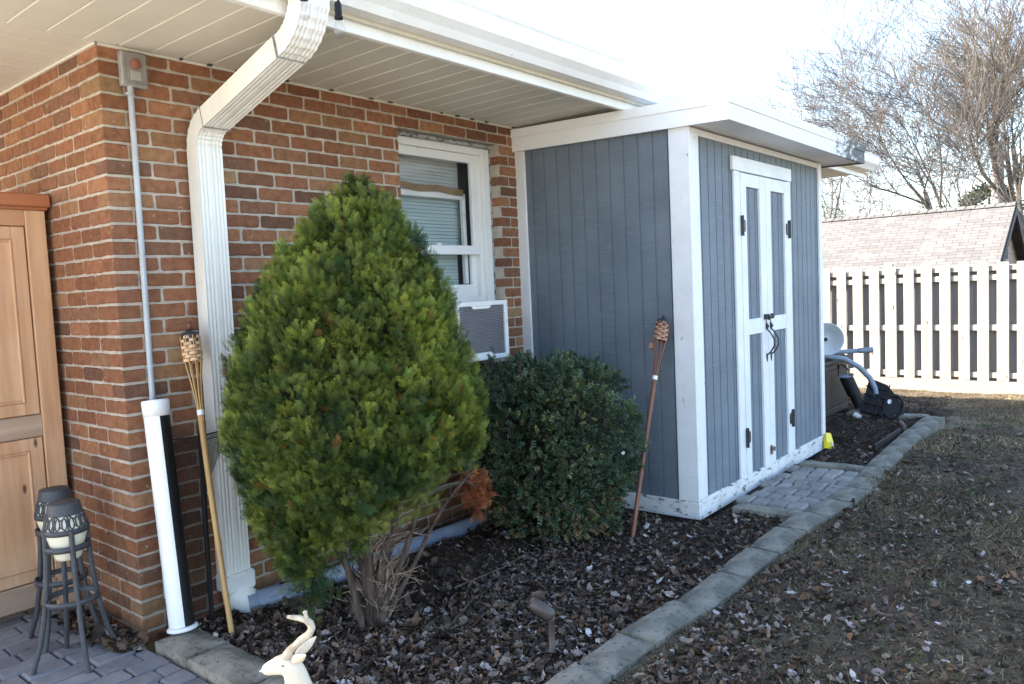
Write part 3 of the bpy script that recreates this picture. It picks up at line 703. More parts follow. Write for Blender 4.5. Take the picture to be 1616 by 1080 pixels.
# everything in the shed is written in world coordinates and shifted
class SMB(MB):
    def build(s, name, m, parent=None):
        s.v = [(a-SX, b-SY, c-SZ) for a, b, c in s.v]; return MB.build(s, name, m, parent)
X1 = 5.03; ZT = 2.30
def siding(mb, a0, a1, z0, z1, fn, off=0., pitch=.1016, gw=.011, gd=.007):
    """grooved plywood: profile along a extruded in z; fn(a, d, z)"""
    pts = [(a0, 0)]; g = a0+pitch-off
    while g < a1-gw:
        pts += [(g, 0), (g+.0015, gd), (g+gw-.0015, gd), (g+gw, 0)]; g += pitch
    pts.append((a1, 0)); n = len(pts)
    V = [fn(a, d, z) for z in (z0, z1) for a, d in pts]
    mb.add(V, [(i, i+1, n+i+1, n+i) for i in range(n-1)])
s_ = SMB()
siding(s_, -.06, 1.27, .0, 2.36, lambda a, d, z: (SX+d, -a, z), off=.02)
s_.box(SX+.012, SX+.04, -1.26, .0, .0, 2.33)
spart(s_, 'end_wall', m_siding)
s_ = SMB(); siding(s_, SX, X1, .0, ZT, lambda a, d, z: (a, SY+d, z), off=.055); s_.box(SX+.013, X1-.001, SY+.012, SY+.04, 0, ZT-.001); s_.box(X1-.03, X1, SY+.041, -.001, 0, ZT)
spart(s_, 'front_wall', m_siding)
tz = .018
random.seed(44)
for (u0_, u1_, fn_) in ((.10, 1.12, lambda u, z: Matrix.Translation((SX+.0005, -u, z)) @ Matrix.Rotation(-PI/2, 4, 'Y')), (2.88, 3.28, lambda u, z: Matrix.Translation((u, SY+.0005, z)) @ Matrix.Rotation(PI/2, 4, 'X')), (4.38, 4.92, lambda u, z: Matrix.Translation((u, SY+.0005, z)) @ Matrix.Rotation(PI/2, 4, 'X'))):
    s_ = SMB(); u = u0_
    while u < u1_:
        zq = .22
        while zq < 2.2: s_.lathe([(0, .0012), (.004, .001), (.0046, 0)], 7, 0, fn_(u+random.uniform(-.012, .012), zq+random.uniform(-.03, .03))); zq += .405
        u += .2032
    o_ = spart(s_, 'nail_heads', mat('nail_head', (.10, .11, .12), (.2, .12, .07), .7, s=60)); o_['kind'] = 'stuff'
s_ = SMB()   # corner boards
s_.box(SX-tz, SX-.001, .03, -.075, .10, 2.34, 0, .002)
s_.box(SX-tz, SX-.001, -1.155, SY-tz, .095, 2.32, 0, .003)
s_.box(SX-.001, SX+.10, SY-tz-.0005, SY-.001, .105, ZT, 0, .003)
s_.box(X1-.07, X1, SY-tz, SY-.001, .105, ZT, 0, .003)
s_.box(SX+.101, X1-.07, SY-tz+.004, SY-.001, 2.262, ZT, 0, .002)
spart(s_, 'corner_trim', m_shedw)
s_ = SMB()
s_.box(SX-tz-.004, SX-.001, .03, SY-tz-.004, -.012, .094, 0, .004)
s_.box(SX-.0005, 3.415, SY-tz-.0045, SY-.001, -.012, .103, 0, .004)
spart(s_, 'base_board', m_shedworn)
s_ = SMB(); s_.box(4.265, X1+.003, SY-tz-.004, SY-.001, -.012, .103, 0, .004)
spart(s_, 'base_board', m_shedworn)
s_ = SMB(); s_.box(SX+.02, X1-.02, SY+.01, -.02, -.09, -.02); spart(s_, 'floor_skid', wood('dark_skid', (.09, .06, .045), (.06, .04, .03), 0, False, .9))
# roof slab with overhang, falling slightly to the front
RX0, RX1, RY0, RY1 = SX-.045, 5.30, -1.545, .05
def zb(y): return 2.292+.028*(y-RY0)
s_ = SMB()
s_.add([(RX0+.02, RY0+.02, zb(RY0)+.012), (RX1-.02, RY0+.02, zb(RY0)+.012), (RX1-.02, RY1, zb(RY1)+.012), (RX0+.02, RY1, zb(RY1)+.012),
        (RX0+.02, RY0+.02, zb(RY0)+.13), (RX1-.02, RY0+.02, zb(RY0)+.13), (RX1-.02, RY1, zb(RY1)+.13), (RX0+.02, RY1, zb(RY1)+.13)],
       [(0, 3, 2, 1), (4, 5, 6, 7), (0, 1, 5, 4), (1, 2, 6, 5), (2, 3, 7, 6), (3, 0, 4, 7)])
spart(s_, 'roof', m_shedw)
def slab(mb, x0, x1, y0, y1, dz0, dz1):
    mb.add([(x0, y0, zb(y0)+dz0), (x1, y0, zb(y0)+dz0), (x1, y1, zb(y1)+dz0), (x0, y1, zb(y1)+dz0), (x0, y0, zb(y0)+dz1), (x1, y0, zb(y0)+dz1), (x1, y1, zb(y1)+dz1), (x0, y1, zb(y1)+dz1)],
           [(0, 3, 2, 1), (4, 5, 6, 7), (0, 1, 5, 4), (1, 2, 6, 5), (2, 3, 7, 6), (3, 0, 4, 7)])
s_ = SMB(); slab(s_, RX0, RX1, RY0, RY0+.019, 0, .092); slab(s_, RX0, RX0+.019, RY0+.0192, RY1, 0, .092); slab(s_, RX1-.019, RX1, RY0+.0192, RY1, 0, .092)
o = spart(s_, 'fascia', m_fascia)
s_ = SMB(); slab(s_, RX0-.007, RX1+.007, RY0-.007, RY0+.02, .0925, .148); slab(s_, RX0-.007, RX0+.02, RY0+.0202, RY1, .0925, .148); slab(s_, RX1-.02, RX1+.007, RY0+.0202, RY1, .0925, .148)
spart(s_, 'drip_edge', m_fascia)
m_fascia.node_tree.nodes  # (mask runs along the shed's own x axis)
for nd in m_fascia.node_tree.nodes:
    if nd.type == 'MAP_RANGE' and nd.inputs[1].default_value == 4.0: nd.inputs[1].default_value = 4.0-SX; nd.inputs[2].default_value = 5.3-SX
# doors
yf = SY-tz
s_ = SMB(); s_.box(3.30, 4.335, yf-.006, SY-.0015, 2.105, 2.195, 0, .003); s_.box(3.325, 3.415, yf, SY-.0015, .095, 2.104, 0, .003); s_.box(4.265, 4.325, yf, SY-.0015, .104, 2.104, 0, .003)
spart(s_, 'door_casing', m_shedw)
for (a, b, st0, st1) in ((3.420, 3.832, .085, .100), (3.838, 4.260, .090, .068)):
    s_ = SMB(); yo = yf-.003
    s_.box(a, a+st0, yo, SY-.002, .10, 2.098, 0, .003); s_.box(b-st1, b, yo, SY-.002, .10, 2.098, 0, .003)
    s_.box(a+st0, b-st1, yo+.0015, SY-.002, 2.012, 2.0975, 0, .002); s_.box(a+st0, b-st1, yo+.0015, SY-.002, 1.035, 1.138, 0, .002)
    d_ = spart(s_, 'door', m_shedw)
    s_ = SMB(); s_.box(a, b, yo-.001, SY-.002, -.010, .0995, 0, .003); spart(s_, 'bottom_rail', m_shedworn, d_)
    s_ = SMB(); siding(s_, a+st0, b-st1, .10, 2.012, lambda q, d, z: (q, SY-.004+d, z), off=.03); spart(s_, 'door_panel', m_siding, d_)
    left = a < 3.6
    for zc in (1.755, .36):
        h = SMB(); xk = a-.003 if left else b+.003; sg_ = 1 if left else -1
        h.box(xk-sg_*.012, xk+sg_*.016, yo-.012, yo-.001, zc-.065, zc+.065, 0, .003)
        h.prism([(xk+sg_*.016, zc-.045), (xk+sg_*.05, zc-.036), (xk+sg_*.055, zc-.02), (xk+sg_*.055, zc+.02), (xk+sg_*.05, zc+.036), (xk+sg_*.016, zc+.045)], .006, 0, Matrix.Translation((0, yo-.001, 0)) @ Matrix.Rotation(PI/2, 4, 'X'))
        h.tube([(xk, yo-.013, zc-.066), (xk, yo-.013, zc+.066)], .006, 8)
        spart(h, 'hinge', m_black, d_)
    h = SMB(); xh = 3.795 if left else 3.872
    h.tube([(xh, yo-.004, 1.095), (xh, yo-.014, 1.075), (xh+.0, yo-.006, 1.055), (xh, yo-.03, 1.03), (xh+.0, yo-.055, .985), (xh, yo-.055, .94), (xh, yo-.028, .895), (xh, yo-.004, .875), (xh, yo-.004, .835)], [.006, .009, .006, .005, .006, .006, .006, .006, .004], 8)
    h.prism([(xh-.009, 1.06), (xh+.009, 1.06), (xh+.012, 1.085), (xh, 1.125), (xh-.012, 1.085)], .003, 0, Matrix.Translation((0, yo-.001, 0)) @ Matrix.Rotation(PI/2, 4, 'X'))
    h.prism([(xh-.009, .885), (xh-.012, .865), (xh, .825), (xh+.012, .865), (xh+.009, .885)], .003, 0, Matrix.Translation((0, yo-.001, 0)) @ Matrix.Rotation(PI/2, 4, 'X'))
    spart(h, 'handle', m_iron, d_)
h = SMB(); h.tube([(3.755, yf-.018, 1.142), (3.905, yf-.018, 1.142)], .006, 8)
for xx in (3.765, 3.80, 3.885): h.box(xx-.011, xx+.011, yf-.026, yf-.003, 1.125, 1.160, 0, .004)
h.box(3.778, 3.786, yf-.04, yf-.02, 1.12, 1.15, 0, .002)
spart(h, 'bolt_latch', m_black)
h = SMB(); h.box(3.82, 3.86, yf-.02, yf-.004, .20, .215, 0, .003); h.torus((3.86, yf-.018, .205), .014, .004, 16, 6, 0, Matrix.Rotation(PI/2, 4, 'X')); h.box(3.82, 3.832, yf-.02, yf-.004, .17, .235, 0, .003)
spart(h, 'lower_hasp', mat('rusty_metal', (.22, .14, .09), (.1, .07, .05), .7, s=40))

# ------------------------------------------------------------------ cupboard at the left
cb = empty('pine_cupboard', (-.56, .85, 0)); tag(cb, 'weathered orange pine cupboard standing against the brick side wall', 'cupboard')
class OMB(MB):
    def __init__(s, o): MB.__init__(s); s.o = o
    def build(s, name, m, parent=None):
        o = s.o; s.v = [(a-o[0], b-o[1], c-o[2]) for a, b, c in s.v]; return MB.build(s, name, m, parent)
CC = (-.56, .85, 0); cy0 = .60; cxr = -.028; cxl = -1.10
b_ = OMB(CC); b_.box(cxl+.01, cxr-.004, cy0+.03, 1.12, .10, 1.86, 0, .003); b_.build('carcass', m_pine, cb)
b_ = OMB(CC); b_.box(cxr-.085, cxr, cy0, cy0+.03, -.0, 1.872, 0, .004); b_.box(cxl, cxl+.085, cy0, cy0+.03, 0, 1.872, 0, .004); b_.box(cxr-.06, cxr, 1.06, 1.12, 0, .11, 0, .004); b_.box(cxl, cxl+.06, 1.06, 1.12, 0, .11, 0, .004); b_.build('stile', m_pine, cb)
b_ = OMB(CC); b_.box(cxl-.02, cxr+.02, cy0-.025, 1.13, 1.885, 1.945, 0, .006); b_.box(cxl-.008, cxr+.008, cy0-.012, 1.125, 1.872, 1.885, 0, .002); b_.build('cornice', m_pinetop, cb)
b_ = OMB(CC)
b_.box(cxl+.085, cxr-.085, cy0+.003, cy0+.028, 1.80, 1.872, 0, .002); b_.build('top_rail', m_pineh, cb)
b_ = OMB(CC); b_.box(cxl+.085, cxr-.085, cy0+.002, cy0+.028, .835, .935, 0, .003); b_.build('middle_rail', m_pinegrey, cb)
b_ = OMB(CC); b_.box(cxl+.085, cxr-.085, cy0-.004, cy0+.028, .055, .165, 0, .004); b_.build('bottom_rail', m_pinegrey, cb)
for (z0, z1) in ((.935, 1.80), (.165, .835)):
    b_ = OMB(CC)
    for (a, b) in ((cxl+.09, -.59), (-.585, cxr-.09)):
        b_.box(a, a+.055, cy0+.006, cy0+.028, z0+.004, z1-.004, 0, .003); b_.box(b-.055, b, cy0+.006, cy0+.028, z0+.004, z1-.004, 0, .003)
        b_.box(a+.055, b-.055, cy0+.0062, cy0+.028, z1-.062, z1-.004, 0, .003); b_.box(a+.055, b-.055, cy0+.0062, cy0+.028, z0+.004, z0+.06, 0, .003)
        # raised moulding inside the frame
        for q, w_ in ((.055, .012),):
            b_.box(a+q, a+q+w_, cy0+.001, cy0+.02, z0+.06, z1-.062, 0, .004); b_.box(b-q-w_, b-q, cy0+.001, cy0+.02, z0+.06, z1-.062, 0, .004)
            b_.box(a+q+w_, b-q-w_, cy0+.0012, cy0+.02, z1-.074, z1-.0622, 0, .004); b_.box(a+q+w_, b-q-w_, cy0+.0012, cy0+.02, z0+.0602, z0+.072, 0, .004)
        b_.box(a+.067, b-.067, cy0+.012, cy0+.02, z0+.072, z1-.074)
    b_.build('door', m_pine, cb)

# ------------------------------------------------------------------ lantern stands
def make_stand(loc, rz, label):
    t = empty('lantern_stand', loc, rz); tag(t, label, 'lantern stand', 'black iron stands holding the lanterns')
    for k in range(4):
        a = PI/2*k; c, s_ = math.cos(a), math.sin(a); b_ = MB()
        prof = [(.076, .545), (.076, .50), (.078, .42), (.088, .30), (.102, .20), (.122, .10), (.150, .02), (.155, 0)]
        b_.tube([(r*c, r*s_, z) for r, z in prof], [.0102]*len(prof), 10); b_.lathe([(0, .009), (.008, .006), (.0115, 0)], 10, 0, Matrix.Translation((.076*c, .076*s_, .545)))
        b_.build('leg', m_iron, t)
    for z, r in ((.475, .079), (.262, .097)):
        b_ = MB()
        V = []; seg = 40
        b_.torus((0, 0, z), r+.006, .0, 40, 4)
        b_ = MB(); b_.lathe([(r-.004, z-.011), (r+.004, z-.011), (r+.004, z+.011), (r-.004, z+.011), (r-.004, z-.011)], 40)
        b_.build('ring', m_iron, t)
    return t
def make_lantern(loc, rz, label):
    t = empty('garden_lantern', loc, rz); tag(t, label, 'lantern', 'cream and black lanterns set in the iron stands')
    b_ = MB(); b_.lathe([(0, 0), (.046, 0), (.050, .01), (.076, .108), (.0775, .118), (.056, .205), (0, .205)], 36); b_.build('pot', m_cream, t)
    b_ = MB(); b_.lathe([(.0775, .106), (.0815, .106), (.0815, .122), (.078, .128)], 36); b_.lathe([(.064, .180), (.0635, .192), (.0575, .222), (.056, .226), (.0, .227)], 36); b_.lathe([(.062, .18), (.0, .178)], 36)
    # scroll fretwork between the two bands
    nseg = 9
    def on(a, h): r = .0805-(h-.122)*(.0805-.0645)/(.182-.122); return (r*math.cos(a), r*math.sin(a), h)
    for k in range(nseg):
        a0 = 2*PI*k/nseg; w_ = 2*PI/nseg
        b_.tube([on(a0, .122), on(a0+.0*w_, .150), on(a0, .184)], .0032, 6)
        for sgn in (1, -1):
            pts = []
            for i in range(9):
                th = PI*2*i/8; pts.append(on(a0+w_*.5+sgn*w_*(.24+.17*math.cos(th)), .152+.023*math.sin(th)))
            b_.tube(pts, .0026, 6)
        b_.tube([on(a0+.1*w_, .122), on(a0+.5*w_, .142), on(a0+.9*w_, .122)], .0028, 6); b_.tube([on(a0+.1*w_, .183), on(a0+.5*w_, .166), on(a0+.9*w_, .183)], .0028, 6)
    b_.build('fretwork_cover', m_iron, t)
    return t
make_stand((-.275, -.02, 0), R(-97), 'front iron lantern stand, nearest the camera, on the pavers')
make_lantern((-.275, -.02, .425), .3, 'front garden lantern, lower in the photo and fully in view')
make_stand((-.205, .27, 0), R(40), 'rear iron lantern stand, partly hidden behind the front one')
make_lantern((-.205, .27, .425), .9, 'rear garden lantern, its pot mostly hidden behind the front lantern')

# ------------------------------------------------------------------ white tower fan leaning on the corner
fan = empty('tower_fan', (.070, -.215, .047)); tag(fan, 'tall white tower fan with a black mesh side leaning at the wall corner', 'tower fan')
fan.rotation_euler = (R(-6.2), R(-4.2), R(-42))
Hf = .975; n = 36
def slice_(a0, a1, r): return [(r*math.cos(a), r*math.sin(a)) for a in np.linspace(a0, a1, n)]
b_ = MB()
# white shell covers the left of the cylinder as seen from the lawn, black mesh the right
prof = slice_(R(62), R(298), .052); inn = slice_(R(298), R(62), .049)
b_.prism(prof+inn, Hf-.09, 0, Matrix.Translation((0, 0, .02))); b_.build('shell', m_whiteplastic, fan)
b_ = MB(); b_.prism(slice_(R(-61), R(61), .049)+[(0, 0)], Hf-.09, 0, Matrix.Translation((0, 0, .02)))
for i in range(60): 
    z = .03+i*.0148
    b_.prism(slice_(R(-60), R(60), .0505)+slice_(R(60), R(-60), .048), .006, 0, Matrix.Translation((0, 0, z)))
b_.build('mesh_grille', m_plblack, fan)
b_ = MB(); b_.lathe([(0, Hf-.07), (.0545, Hf-.07), (.0555, Hf-.005), (.050, Hf), (0, Hf)], 40); b_.build('top_cap', m_whiteplastic, fan)
b_ = MB(); b_.lathe([(0, 0), (.056, 0), (.062, .004), (.062, .012), (.053, .018), (0, .0195)], 40); b_.build('base_disc', m_whiteplastic, fan)
b_ = MB(); bw = .0527
def onf(a, z): return (bw*math.cos(a), bw*math.sin(a), z)
A0 = R(205)
b_.add([onf(A0+d, z) for d, z in ((-.28, .73), (-.14, .73), (0, .73), (.14, .73), (.28, .73), (.28, .91), (.14, .91), (0, .91), (-.14, .91), (-.28, .91))], [(0, 1, 8, 9), (1, 2, 7, 8), (2, 3, 6, 7), (3, 4, 5, 6)], 0, True)
bw = .0530
for i in range(9): zq = .895-i*.008; b_.add([onf(A0-.1, zq), onf(A0+.02+.05*(i % 3), zq), onf(A0+.02+.05*(i % 3), zq-.003), onf(A0-.1, zq-.003)], [(0, 1, 2, 3)], 1)
b_.build('sticker', [mat('sticker_paper', (.72, .72, .74), rough=.5), m_ink], fan)

# ------------------------------------------------------------------ torches
def torch(base, top, label, dark):
    B = Vector(base); Tp = Vector(top); ax = Tp-B; L_ = ax.length
    t = empty('bamboo_torch', base); t.rotation_mode = 'QUATERNION'; t.rotation_quaternion = ax.to_track_quat('Z', 'Y'); tag(t, label, 'garden torch', 'bamboo garden torches')
    mB = m_bamD if dark else m_bamL; mW = m_weaveD if dark else m_weave; hl_ = .115; body = L_-hl_-.045; split = body-.20
    b_ = MB(); pts = []; rd = []
    z = 0; rr = .0125
    zs = [0]; k = 0
    nodes = [.16, .38, .60, .80]
    for i in range(41):
        zq = split*i/40; r_ = rr*(.92+.16*zq/split); nd = min(abs(zq-q*split*1.05) for q in nodes); r_ += .0028*math.exp(-(nd/.008)**2)
        pts.append((.004*math.sin(zq*3), .003*math.sin(zq*4+1), zq)); rd.append(r_)
    b_.tube(pts, rd, 12); pole = b_.build('pole', mB, t)
    b_ = MB(); ns = 8
    for k in range(ns):
        a = 2*PI*k/ns; c, s_ = math.cos(a), math.sin(a)
        b_.tube([(.009*c, .009*s_, split-.06), (.012*c, .012*s_, split+.02), (.022*c, .022*s_, split+.11), (.035*c, .035*s_, body), (.040*c, .040*s_, body+hl_*.5), (.041*c, .041*s_, body+hl_)], [.004, .004, .0035, .003, .003, .003], 6)
    b_.build('split_canes', mB, t)
    b_ = MB(); nr = 8
    for j in range(nr):
        z0 = body+hl_*j/nr+.0008; z1 = body+hl_*(j+1)/nr-.0008; V = []; m_ = ns*4
        for i in range(m_):
            a = 2*PI*i/m_; r_ = .0395+.004*math.cos(ns*a/1.0*.5*1.0*2*.5*2/2+PI*j) if False else .0395+.0042*math.cos(a*ns/2*1+PI*j)
            tt = j/nr; r_ *= (.92+.08*math.sin(PI*min(1, tt*1.2+.1)))
            for zz_ in (z0, z1): V.append((r_*math.cos(a), r_*math.sin(a), zz_))
        F = [(2*i, 2*((i+1) % m_), 2*((i+1) % m_)+1, 2*i+1) for i in range(m_)]
        b_.add(V, F, 0, False)
    b_.build('woven_head', mW, t)
    b_ = MB(); b_.lathe([(0, body+.01), (.034, body+.01), (.036, body+hl_-.02), (.038, body+hl_+.004), (.031, body+hl_+.016), (.014, body+hl_+.022), (.012, body+hl_+.03), (0, body+hl_+.03)], 20); can = b_.build('oil_canister', m_black, t)
    b_ = MB()
    if dark: b_.lathe([(0, 0), (.009, 0), (.009, .012), (.005, .018), (0, .018)], 12, 0, Matrix.Translation((0, 0, body+hl_+.03))); b_.build('cap', m_black, can)
    else: b_.lathe([(0, 0), (.0125, 0), (.0125, .034), (0, .034)], 14, 0, Matrix.Translation((-.004, 0, body+hl_+.03))); b_.build('wick_cap', mat('brown_cap', (.15, .05, .035), rough=.6), can)
    b_ = MB(); b_.tube([(0, 0, split-.035), (0, 0, split-.012)], .0155, 14); b_.build('white_binding', m_whiteplastic, t)
    if dark:
        b_ = MB(); b_.tube([(.036, -.01, body+hl_), (.05, -.01, body+hl_-.06), (.052, -.01, body+.0)], .0012, 5); b_.box(.040, .066, -.022, .002, body-.045, body-.008, 0, .003); b_.build('hanging_cork', mW, t)
    return t
torch((.205, -.365, .0), (.262, -.085, 1.315), 'yellow bamboo torch leaning on the downspout', False)
torch((2.141, -1.159, -.02), (2.655, -1.118, 1.215), 'red brown bamboo torch leaning on the blue shed', True)

# ---- black net on a pole between the fan and the downspout
ns_ = empty('garden_net', (.20, -.08, 0)); tag(ns_, 'black mesh garden net on a dark pole behind the yellow torch', 'garden net')
b_ = MB(); b_.tube([(.05, -.045, .0), (.058, -.035, .45), (.068, -.03, .90)], .011, 10); b_.build('pole', m_plblack, ns_)
b_ = MB(); V = []; nu, nv = 16, 14
for j in range(nv+1):
    for i in range(nu+1):
        u = i/nu; v = j/nv; x = -.12+.33*u-(1-v)*.03-.14*min(1, (1-v)*3)*max(0, u-.6)/.4; z = .03+v*(.80+.0*u); V.append((x, -.028-.012*math.sin(u*9+v*3)-.01*u, z))
b_.add(V, [(j*(nu+1)+i, j*(nu+1)+i+1, (j+1)*(nu+1)+i+1, (j+1)*(nu+1)+i) for j in range(nv) for i in range(nu)], 0, True); b_.build('net', m_net, ns_)
b_ = MB(); top = V[nv*(nu+1):]; b_.tube([(p[0], p[1]-.001, p[2]+.002) for p in top], .0035, 6); b_.tube([(p[0], p[1]-.001, p[2]-.02) for p in top], .002, 6); b_.build('hem', m_plblack, ns_)

# ------------------------------------------------------------------ spotlights in the bed
def spot(loc, rz, label, s=1.0, tilt=50):
    t = empty('path_spotlight', loc, rz); t.scale = (s, s, s); tag(t, label, 'spotlight', 'brown garden spotlights')
    b_ = MB(); b_.lathe([(0, 0), (.02, 0), (.02, .008), (.0125, .012), (.0125, .12), (.016, .125), (.016, .14), (.0, .145)], 16); b_.build('stake', m_bronze, t)
    T = Matrix.Translation((0, 0, .145)) @ Matrix.Rotation(R(-tilt), 4, 'Y')
    b_ = MB(); b_.lathe([(0, -.012), (.017, -.01), (.024, .0), (.026, .015), (.026, .095), (.022, .095), (.0215, .07), (0, .07)], 22, 0, T); b_.build('lamp_head', m_bronze, t); return t
spot((.845, -1.575, .01), R(129.4), 'brown spotlight in the leaf litter in front of the arborvitae', 1.0, -52)
spot((5.80, -1.70, -.075), R(30), 'small brown spotlight at the far end of the edging blocks', .95, -75)
b_ = MB(); b_.box(4.9, 5.7, -1.705, -1.69, .0, .075, 0, .002); tag(b_.build('edging_strip', m_plblack), 'black plastic edging strip beside the far edging blocks', 'edging strip')

# ------------------------------------------------------------------ yellow packet
yp = empty('yellow_packet', (4.95, -1.335, .0), R(-25)); yp.scale = (.85,)*3; yp.rotation_euler = (R(-12), R(12), R(-25)); tag(yp, 'small yellow packet leaning at the far corner of the shed', 'packet')
b_ = MB(); V = [(-.05, -.012, 0), (.05, -.014, 0), (.05, .014, 0), (-.05, .012, 0), (-.046, -.02, .06), (.046, -.02, .06), (.046, .02, .06), (-.046, .02, .06), (-.035, -.004, .15), (.030, -.004, .15), (.030, .004, .15), (-.035, .004, .15)]
b_.add(V, [(3, 2, 1, 0), (0, 1, 5, 4), (1, 2, 6, 5), (2, 3, 7, 6), (3, 0, 4, 7), (4, 5, 9, 8), (5, 6, 10, 9), (6, 7, 11, 10), (7, 4, 8, 11), (8, 9, 10, 11)]); b_.build('packet_body', m_yellow, yp)
b_ = MB(); b_.add([(.005, -.0205, .03), (.038, -.0205, .03), (.038, -.0225, .058), (.005, -.0225, .058)], [(0, 1, 2, 3)]); b_.build('label_patch', m_label, yp)

# ------------------------------------------------------------------ storage box and the clutter on it
db = empty('storage_box', (6.5, -.62, 0)); tag(db, 'dark brown resin storage box standing past the shed', 'storage box')
b_ = MB(); b_.box(-.62, .44, -.28, .26, .02, .52, 0, .01)
x = -.60
while x < .42: b_.box(x, x+.052, -.292, -.2805, .09, .46, 0, .004); x += .058
b_.box(-.62, .44, -.297, -.2802, .02, .085, 0, .004); b_.box(-.62, .44, -.297, -.2802, .465, .52, 0, .004)
b_.build('box_body', m_deckbox, db)
b_ = MB(); b_.box(-.66, .48, -.325, .28, .522, .565, 0, .012); b_.box(-.60, .42, -.28, .24, .565, .58, 0, .008); b_.build('lid', m_deckbox, db)
b_ = MB(); b_.box(.10, .14, -.312, -.298, .47, .505, 0, .003); b_.build('latch', m_black, db)
dh = empty('enamel_dish', (6.24, -.93, .79)); dh.rotation_euler = Vector((-.86, -.46, .15)).to_track_quat('Z', 'Y').to_euler(); tag(dh, 'round white enamel dish reflector propped on the storage box', 'dish')
b_ = MB(); b_.lathe([(0, -.075), (.05, -.07), (.10, -.045), (.148, .0), (.158, .004), (.160, -.004), (.150, -.008), (.10, -.055), (.05, -.08), (0, -.085)], 40); b_.build('bowl', m_dish, dh)
b_ = MB(); b_.lathe([(0, -.058), (.018, -.060), (.020, -.074)], 20); b_.build('hub', m_black, dh)
b_ = MB(); b_.lathe([(.020, -.068), (.032, -.0685), (.034, -.076)], 24); b_.build('hub_ring', m_dish, dh)
b_ = MB(); b_.tube([(6.25, -.72, .622), (6.55, -1.0, .640), (6.62, -1.16, .648)], .022, 14); b_.tube([(6.60, -1.12, .646), (6.66, -1.235, .651)], .028, 14)
tag(b_.build('grey_tube', m_pipe), 'straight grey tube lying across the storage box', 'tube')
b_ = MB(); b_.tube([(6.2, -.66, .615), (6.35, -.86, .612), (6.48, -1.02, .575), (6.56, -1.13, .49), (6.60, -1.22, .38), (6.60, -1.27, .27), (6.58, -1.28, .22)], .026, 14)
tag(b_.build('curved_hose', m_pipe), 'thick grey hose curving down off the storage box', 'hose')
mh = empty('machine_housing', (6.5, -1.12, 0)); tag(mh, 'black ribbed plastic machine housing with canister leaning on the storage box', 'machine')
# tray plane spanned by u (to the right and down) and v (up)
Pu = Vector((.06, -.34, -.08)); Pv = Vector((.14, .10, .34)); O = Vector((-.02, -.03, .055)); nn_ = Pu.cross(Pv).normalized()*-1
if nn_.x > 0: nn_ = -nn_
Tm = Matrix((Pu.normalized(), (Pv-Pu.normalized()*Pv.dot(Pu.normalized())).normalized(), nn_)).transposed().to_4x4(); Tm.translation = O
b_ = MB(); b_.prism([(0, 0), (.20, -.01), (.30, 0), (.37, .02), (.385, .06), (.36, .14), (.28, .24), (.18, .33), (.02, .36)], .012, 0, Tm)
for i in range(4): b_.box(.0, .21, i*.085+.01, i*.085+.022, .012, .036, 0, 0, Tm)
for i in range(4): b_.box(.01+i*.062, .022+i*.062, .0, .33, .0121, .034, 0, 0, Tm)
b_.build('ribbed_tray', m_plblack, mh)
b_ = MB(); b_.torus((0, 0, 0), .085, .012, 32, 8, 0, Matrix.Diagonal((1, 1.35, 1, 1))); o = b_.build('round_rim', m_plblack, mh); o.matrix_local = Tm @ Matrix.Translation((.275, .125, .02))
b_ = MB(); b_.lathe([(0, .016), (.018, .016), (.018, .0165)], 20); o = b_.build('bright_hole_disc', m_whiteplastic, mh); o.matrix_local = Tm @ Matrix.Translation((.235, .17, .0)); o.scale = (1, 1.4, 1)  # white disc stands in for the brightness seen through the hole
b_ = MB(); b_.tube([(-.02, .09, .40), (.0, .02, .22)], .062, 24); b_.tube([(-.0, .02, .23), (.02, -.02, .10)], [.05, .045], 20); b_.build('canister', m_plblack, mh)
b_ = MB(); b_.tube([(-.022, .092, .408), (-.021, .091, .398)], .064, 24); b_.build('canister_rim', m_pipe, mh)
b_ = MB(); b_.tube([(-.02, .06, .46), (-.04, .12, .52), (-.0, .16, .50), (.0, .17, .40)], .006, 8); b_.build('cable', m_plblack, mh); b_ = MB(); b_.tube([(-.08, -.12, .28), (-.10, -.24, .18), (-.09, -.22, .04), (-.06, -.1, .05)], .006, 8); b_.build('cable', m_plblack, mh)
b_ = MB(); b_.tube([(-.06, .0, .03), (-.08, -.05, .01)], .03, 14); b_.build('white_spout', m_whiteplastic, mh)

# ------------------------------------------------------------------ deer ornament, its head and neck in view
RV = Vector((.6348, -.7714, 0)); FV = Vector((.7714, .6348, 0))     # image right, away from the camera
DO = Vector((-.094, -1.348, -.072))
deer = empty('deer_statue', DO); deer.scale = (.80,)*3; tag(deer, 'cream resin deer ornament with a curved antler, facing left', 'deer ornament')
Dm = Matrix((RV, FV, Vector((0, 0, 1)))).transposed().to_4x4()
def skin_mesh(name, verts, edges, radii, m, parent, sub=2, T=None):
    me = bpy.data.meshes.new(name); me.from_pydata([tuple((T @ Vector(v)) if T else v) for v in verts], edges, [])
    o = bpy.data.objects.new(name, me); S.collection.objects.link(o); sk = o.modifiers.new('s', 'SKIN'); sv = me.skin_vertices
    if not sv: me.attributes
    for i, r_ in enumerate(radii): me.skin_vertices[0].data[i].radius = (r_, r_) if not isinstance(r_, tuple) else r_
    me.skin_vertices[0].data[0].use_root = True
    sk.use_smooth_shade = True; sb_ = o.modifiers.new('u', 'SUBSURF'); sb_.levels = sub; sb_.render_levels = sub
    dg = bpy.context.evaluated_depsgraph_get(); dg.update(); ev = o.evaluated_get(dg); m2 = bpy.data.meshes.new_from_object(ev)
    o.modifiers.clear(); o.data = m2; m2.materials.clear(); m2.materials.append(m); m2.polygons.foreach_set('use_smooth', [True]*len(m2.polygons)); o.parent = parent; return o
